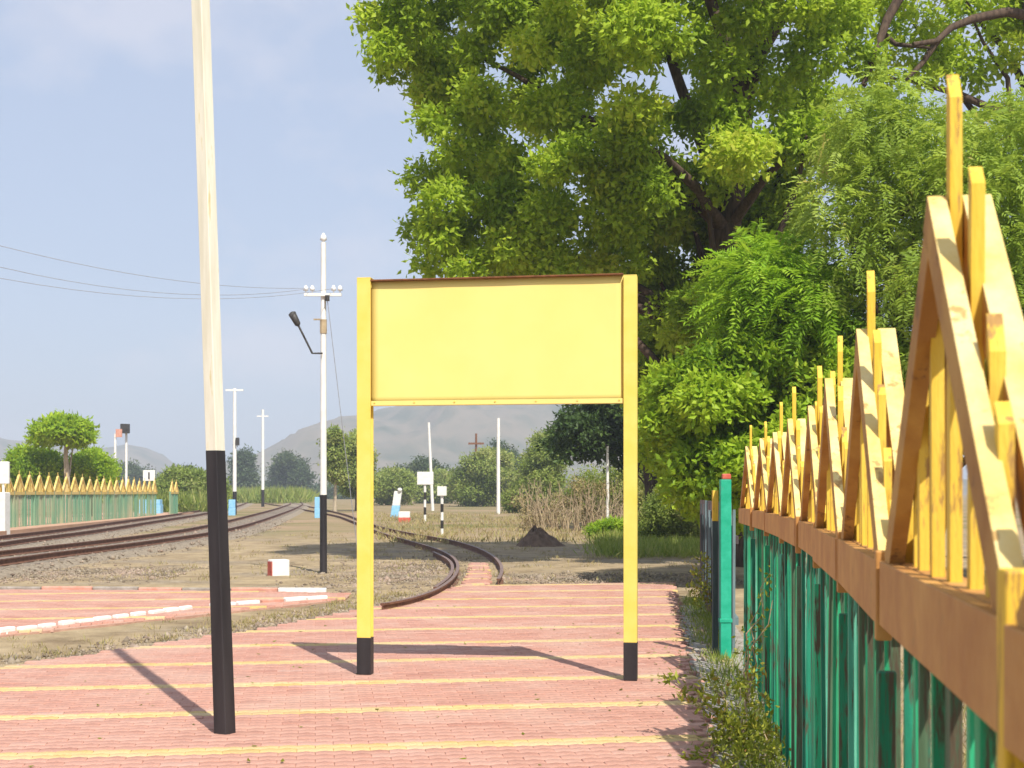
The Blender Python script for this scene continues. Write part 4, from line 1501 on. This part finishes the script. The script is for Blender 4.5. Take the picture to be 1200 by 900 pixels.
# small tree with long feathery fronds
fe_poly = [(832, 320), (860, 285), (905, 275), (950, 300), (985, 350), (990, 410), (930, 430), (850, 410), (828, 370)]
ec = crown_clumps(fe_poly, 25.5, 1.5, 34, 0.40, 0.75, 131)
e0 = Vector((5.2, 25.8, -0.1))
tree('feathery_tree', 'bright green feathery fronds between the big tree and the fine leaved tree', 'tree', e0, [e0, Vector((5.15, 25.7, 2.2)), Vector((5.1, 25.6, 3.8)), Vector((5.0, 25.5, 5.4))], (0.11, 0.04), ec, 900,
     0.16, 0.042, M['leaf_bright'], limbs=6, limb_r=0.03, seed=9, sprig=22, sprig_r=0.27, droop=0.5, pinnate=True)

# bright bush left of the fence tops
bu_poly = [(748, 480), (760, 430), (800, 405), (860, 395), (920, 385), (990, 400), (1060, 380), (1110, 430), (1110, 560), (1050, 620), (930, 640), (860, 620), (830, 618), (785, 598), (752, 550)]
cc_ = crown_clumps(bu_poly, 25.5, 1.7, 110, 0.38, 0.78, 141, sep=0.5)
e0 = Vector((4.9, 25.9, -0.1))
tree('leafy_bush', 'broad bright green leafy bush behind the far half of the gabled fence', 'bush', e0, [e0, Vector((4.9, 25.8, 1.2)), Vector((4.8, 25.7, 2.2)), Vector((4.8, 25.6, 3.0))], (0.14, 0.05), cc_, 900,
     0.15, 0.085, M['leaf_vivid'], limbs=10, limb_r=0.035, seed=11, sprig=9, sprig_r=0.11, droop=0.3)

# dark tree seen below the big crown, its shade put into the leaf colour
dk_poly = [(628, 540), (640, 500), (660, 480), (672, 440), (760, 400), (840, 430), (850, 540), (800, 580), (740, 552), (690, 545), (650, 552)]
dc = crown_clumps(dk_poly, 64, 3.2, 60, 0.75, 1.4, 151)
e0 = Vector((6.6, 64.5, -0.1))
tree('shaded_tree', 'dark shaded tree low under the right end of the yellow board', 'tree', e0, [e0, Vector((6.5, 64.4, 1.8)), Vector((6.3, 64.3, 3.4)), Vector((6.1, 64.2, 5.0))], (0.3, 0.1), dc, 620, 0.24, 0.13, M['leaf_shaded'], limbs=8,
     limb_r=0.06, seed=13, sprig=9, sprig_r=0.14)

# lower bushes beyond the siding, each its own plant
GB = 'bushes beyond the siding'


def bush(label, poly, Y, n, rmin, rmax, per, leaf, mat, seed, half=1.6, name='bush', cat='bush', group=GB, trunk=True, limbs=3, bark='bark', **kw):
    c = crown_clumps(poly, Y, half, n, rmin, rmax, seed)
    if not c:
        return
    xs = [p[0] for p in poly]
    bx = (sum(xs) / len(xs) - 600) / F * Y
    zb = max(p[2] for p in c)
    e0 = Vector((bx, Y, GZ - 0.05))
    tr = [e0, Vector((bx + 0.05, Y, zb * 0.35)), Vector((bx, Y, zb * 0.65)), Vector((bx - 0.03, Y, zb * 0.92))]
    r = max(0.03, zb * 0.022)
    leaf *= 0.62
    per = int(per * 1.9)
    kw['sprig_r'] = kw.get('sprig_r', 0.2) * 0.8
    return tree(name, label, cat, e0, tr, (r, r * 0.4), c, per, leaf, leaf * 0.5, mat, bark=bark, limbs=limbs, limb_r=r * 0.5, seed=seed, group=group, **kw)


bush('olive bush with loose top just left of the shaded tree', [(606, 602), (606, 560), (618, 520), (638, 497), (655, 500), (664, 535), (662, 600)], 115, 34, 0.6, 1.3, 420, 0.42, M['leaf_scrub'], 201, half=3, sprig_r=0.35)
bush('pale green rounded bush behind the slim upright white pole', [(526, 594), (528, 560), (545, 535), (565, 524), (596, 530), (612, 560), (614, 594)], 170, 36, 0.9, 1.9, 420, 0.62, M['leaf_scrub'], 202, half=4, sprig_r=0.5)
bush('light green low bush left of the white sign boards', [(438, 592), (440, 562), (452, 550), (470, 548), (484, 558), (490, 592)], 185, 24, 0.9, 1.8, 260, 0.7, M['leaf_scrub'], 203, half=4, sprig_r=0.5)
bush('olive bush right behind the two white sign boards', [(484, 590), (486, 562), (505, 550), (530, 554), (538, 590)], 215, 26, 1.0, 2.0, 420, 0.7, M['leaf_scrub'], 204, half=4, sprig_r=0.55)
bush('distant dark round tree top above the sign boards', [(440, 575), (446, 552), (480, 545), (495, 535), (512, 540), (540, 556), (545, 578)], 260, 18, 1.4, 2.8, 300, 0.9, M['leaf_far'], 205, half=5, name='far_tree', cat='tree', sprig_r=0.8)
bush('distant hazy tree behind the slim upright pole', [(570, 560), (572, 525), (582, 515), (596, 520), (606, 540), (620, 560)], 240, 14, 1.2, 2.4, 300, 0.9, M['leaf_far'], 206, half=4, name='far_tree', cat='tree', sprig_r=0.8)
bush('low green bush at the foot of the short white pole', [(690, 632), (690, 618), (715, 608), (745, 614), (760, 632)], 52, 18, 0.2, 0.42, 320, 0.2, M['leaf_vivid'], 207, half=1, sprig_r=0.12)
bush('grey green scrub behind the short white pole', [(652, 602), (664, 575), (690, 548), (740, 545), (800, 560), (806, 604)], 74, 40, 0.4, 0.95, 200, 0.26, M['green_grass'], 208, half=2, sprig_r=0.45)
bush('sunlit yellow green bush between the right board post and the low fence', [(750, 636), (750, 595), (775, 570), (812, 572), (832, 600), (830, 636)], 46, 44, 0.3, 0.62, 420, 0.17, M['green_grass'], 209, sprig_r=0.17)
bush('second pale bush beyond the dirt mound', [(588, 601), (590, 578), (606, 564), (628, 570), (640, 601)], 116, 18, 0.5, 1.0, 300, 0.36, M['leaf_scrub'], 210, sprig_r=0.3)

# dry stick shrub
q = at(655, 622)
e = empty('dry_shrub', q, 'dry pale shrub of bare upright sticks beyond the dirt mound', 'shrub')
gg = random.Random(4)
m = MB()
for i in range(150):
    b0 = q + Vector((gg.uniform(-1.8, 3.4), gg.uniform(-0.8, 1.2), 0))
    h = gg.uniform(0.7, 2.5)
    b1 = b0 + Vector((gg.uniform(-0.5, 0.5), gg.uniform(-0.3, 0.3), h))
    pts = bend(b0, b1, 4, i, 0.0, 0.15)
    m.tube(pts, list(np.linspace(0.028, 0.008, 5)), 4)
    for k in (2, 3):
        t2 = pts[k] + Vector((gg.uniform(-0.5, 0.5), gg.uniform(-0.3, 0.3), gg.uniform(0.2, 0.6)))
        m.tube([pts[k], t2], [0.014, 0.005], 4)
o = m.build('sticks', M['dry_stem'], e)
o['kind'] = 'stuff'
tw = np.array([(q.x + gg.gauss(0, 1.2), q.y + gg.gauss(0, 0.6), gg.uniform(0.2, 2.2), 0.35) for _ in range(14)])
foliage(tw, 160, 0.13, 0.05, M['straw'], e, name='dead_leaves', seed=77, sprig=6, sprig_r=0.12)

# left-hand group behind the far fence
GL = 'green trees behind the far fence'
c1 = crown_clumps([(36, 518), (44, 500), (70, 488), (96, 493), (110, 514), (96, 520), (62, 518)], 84, 1.8, 26, 0.36, 0.7, 301)
q = Vector(((78 - 600) / F * 84, 84, GZ))
tree('flat_topped_tree', 'bright green flat topped tree with pale slim trunk behind the far fence', 'tree', q, [q, q + Vector((0.05, 0, 2.2)), q + Vector((-0.05, 0, 4.0)), q + Vector((0.0, 0, 5.2))], (0.22, 0.1), c1, 420, 0.34, 0.16,
     M['leaf_vivid'], bark='pale_bark', limbs=8, limb_r=0.09, seed=31, group=GL, sprig_r=0.25)
bush('lower bright green tree left of the flat topped tree', [(14, 575), (12, 535), (24, 522), (55, 524), (72, 540), (74, 575)], 86, 28, 0.5, 1.0, 420, 0.36, M['leaf_vivid'], 302, group=GL, name='green_tree', cat='tree', sprig_r=0.28)
bush('spreading green tree right of the flat topped tree', [(82, 575), (84, 540), (98, 526), (118, 526), (132, 542), (132, 575)], 88, 24, 0.5, 1.0, 420, 0.36, M['leaf_vivid'], 303, group=GL, name='green_tree', cat='tree', sprig_r=0.28)
bush('tall green bank of bushes at the end of the far fence', [(186, 590), (188, 560), (205, 548), (235, 552), (262, 560), (266, 590)], 125, 30, 0.7, 1.4, 420, 0.5, M['leaf_scrub'], 304, half=3, group=None, sprig_r=0.4)
for i, (lab, poly, Y) in enumerate((
        ('dark narrow distant tree between the two white poles', [(276, 580), (276, 540), (282, 525), (292, 532), (298, 580)], 330),
        ('dark rounded distant tree left of the utility pole', [(316, 580), (320, 545), (336, 528), (352, 534), (368, 560), (370, 580)], 360),
        ('distant low hazy tree behind the far fence gap', [(186, 578), (190, 552), (215, 545), (245, 556), (262, 578)], 420),
        ('distant hazy dark tree behind the signal posts', [(120, 578), (125, 550), (150, 540), (176, 548), (190, 578)], 380),
        ('distant hazy trees at the far left edge', [(-60, 578), (-50, 548), (-10, 538), (20, 550), (30, 578)], 400))):
    bush(lab, poly, Y, 16, 1.6, 3.2, 340, 1.3, M['leaf_far'], 320 + i, half=5, name='far_tree', cat='tree', group='distant hazy trees', sprig_r=1.1)
bush('slender tall tree just right of the utility pole', [(384, 560), (382, 515), (388, 498), (398, 500), (402, 530), (400, 570)], 120, 20, 0.45, 0.9, 330, 0.5, M['leaf_scrub'], 340, half=1.2, name='slender_tree', cat='tree', group=None, bark='pale_bark', sprig_r=0.35)
bush('taller leafy tree half hidden behind the left post of the board', [(400, 580), (400, 520), (408, 502), (424, 505), (436, 530), (440, 585)], 128, 24, 0.5, 1.0, 330, 0.5, M['leaf_scrub'], 341, half=1.5, name='slender_tree', cat='tree', group=None, sprig_r=0.35)
# continuous far scrub line, too far to count
gg = np.random.default_rng(9)
cl = []
for i in range(260):
    y = gg.uniform(330, 620)
    x = y * gg.uniform(-0.46, 0.30)
    r = gg.uniform(1.8, 3.6)
    cl.append((x, y, r * 0.5, r))
sc_ = foliage(cl, 130, 1.8, 0.9, M['leaf_far'], None, name='far_scrub', seed=91, sprig=6, sprig_r=1.2)
tag(sc_, kind='stuff')


# ------------------------------------------------------------------ weeds by the fence
def weed(label, base, tips, leaf, per, seed, group='weeds along the fence', cat='weed', rad=0.05, dry=0.0):
    e = empty('weed', base, label, cat, group)
    m = MB()
    P, A = [], []
    g = np.random.default_rng(seed)
    for i, t in enumerate(tips):
        pts = bend(base, t, 6, seed + i, 0.10, 0.22)
        m.tube(pts, list(np.linspace(0.007, 0.0025, 7)), 5)
        for k in range(2, 7):
            c = np.array(pts[k])
            n = int(per * (1.6 if k == 6 else 0.8) * (1 - dry * g.random()))
            P.append(c + g.normal(size=(n, 3)) * rad * (0.55 if k == 6 else 0.9))
    m.build('stems', M['dry_stem'], e)
    P = np.concatenate(P)
    P[:, 2] = np.maximum(P[:, 2], 0.01)
    A = unit(g.normal(size=P.shape) + np.array([0, 0, 0.35]))
    B = unit(np.cross(A, g.normal(size=P.shape) + np.array([0, 0, 0.8])))
    o = leaves_mesh('leaves', P, A, B, leaf * (0.6 + 0.8 * g.random(len(P))), leaf * 0.42 * (0.7 + 0.6 * g.random(len(P))), M['leaf_weed'], g.random(len(P)), e)
    o['kind'] = 'stuff'


wb = Vector((1.55, 9.2, 0))
weed('sprawling weed with small yellow green leaves reaching over the red paving', wb,
     [pt(783, 795, 9.4), pt(803, 817, 9.2), pt(832, 797, 9.6), pt(847, 840, 9.2), pt(842, 868, 8.9), pt(812, 888, 8.7), pt(868, 800, 9.6), pt(880, 850, 9.1), pt(905, 862, 8.9), pt(898, 820, 9.1), pt(870, 880, 8.8), pt(855, 850, 9.0), pt(885, 790, 9.3)], 0.058, 13, 61)
weed('bushy low weed against the palings right of the sprawling weed', Vector((1.62, 8.6, 0)),
     [pt(878, 872, 8.6), pt(895, 850, 8.7), pt(912, 880, 8.4), pt(865, 892, 8.5), pt(890, 888, 8.3), pt(905, 905, 8.2), pt(850, 905, 8.3), pt(835, 895, 8.6)], 0.05, 12, 62)
weed('thin dry climbing weed on the green palings', Vector((1.75, 10.3, 0)),
     [pt(893, 700, 10.2), pt(885, 735, 10.3), pt(902, 672, 10.0), pt(880, 765, 10.5), pt(915, 690, 9.8)], 0.05, 9, 63, dry=0.6)
weed('small pale weed beside the low dull fence', at(832, 722, 0),
     [pt(826, 655, 18.6), pt(818, 672, 18.7), pt(836, 660, 18.8), pt(828, 690, 18.6), pt(840, 690, 18.8), pt(810, 690, 18.6)], 0.07, 16, 64, rad=0.09)
blades('weedy_grass', tufts(330, 12, lambda q: (lambda y: np.array([fence_x(y) - abs(q.normal()) * 0.16 - 0.02, y]))(q.uniform(6.5, 22)), 0.05, 55), 0.13, 0.010, M['green_grass'], 56)
# rubble and dead leaves on the apron
n = 200
yy = R.uniform(6.5, 20, n)
s3 = np.c_[np.array([fence_x(y) for y in yy]) - R.uniform(0.05, 0.5, n), yy, np.full(n, -0.006)]
tag(scatter_stones('apron_rubble', s3, 0.018, seed=35), kind='stuff')
n = 260
yy = R.uniform(7.5, 18, n)
Pn = np.c_[np.array([fence_x(y) for y in yy]) - np.abs(R.normal(size=n)) * 0.5 - 0.05, yy, np.full(n, 0.008)]
A = unit(np.c_[R.normal(size=(n, 2)), 0.15 * R.normal(size=n)])
B = unit(np.cross(A, np.c_[0.2 * R.normal(size=(n, 2)), np.ones(n)]))
o = leaves_mesh('fallen_leaves', Pn, A, B, np.full(n, 0.055), np.full(n, 0.03), M['straw'], R.random(n), None)
tag(o, kind='stuff')

# dry leaves blown over the paving
n = 110
xy = np.c_[R.uniform(-5, 1.6, n), 8 + 14 * R.random(n) ** 1.4]
xy = xy[in_poly(xy[:, 0], xy[:, 1], main_poly)[0]]
n = len(xy)
A = unit(np.c_[R.normal(size=(n, 2)), 0.2 * R.normal(size=n)])
B = unit(np.cross(A, np.c_[0.25 * R.normal(size=(n, 2)), np.ones(n)]))
o = leaves_mesh('fallen_leaves', np.c_[xy, np.full(n, 0.010)], A, B, R.uniform(0.03, 0.07, n), R.uniform(0.015, 0.035, n), M['leaf_weed'], R.random(n) * 0.4, None)
tag(o, kind='stuff')

# ------------------------------------------------------------------ haze
hm, hn, hb, ho = material('haze')
hn.nodes.remove(hb)
pv = hn.nodes.new('ShaderNodeVolumePrincipled')
pv.inputs['Color'].default_value = (0.83, 0.90, 1.0, 1)
pv.inputs['Density'].default_value = HAZE_DENSITY
pv.inputs['Anisotropy'].default_value = 0.0
hn.links.new(pv.outputs[0], ho.inputs['Volume'])
m = MB()
m.box((-2750, -350, -1.4), (2750, 2850, 135))
tag(m.build('haze', hm), kind='stuff')
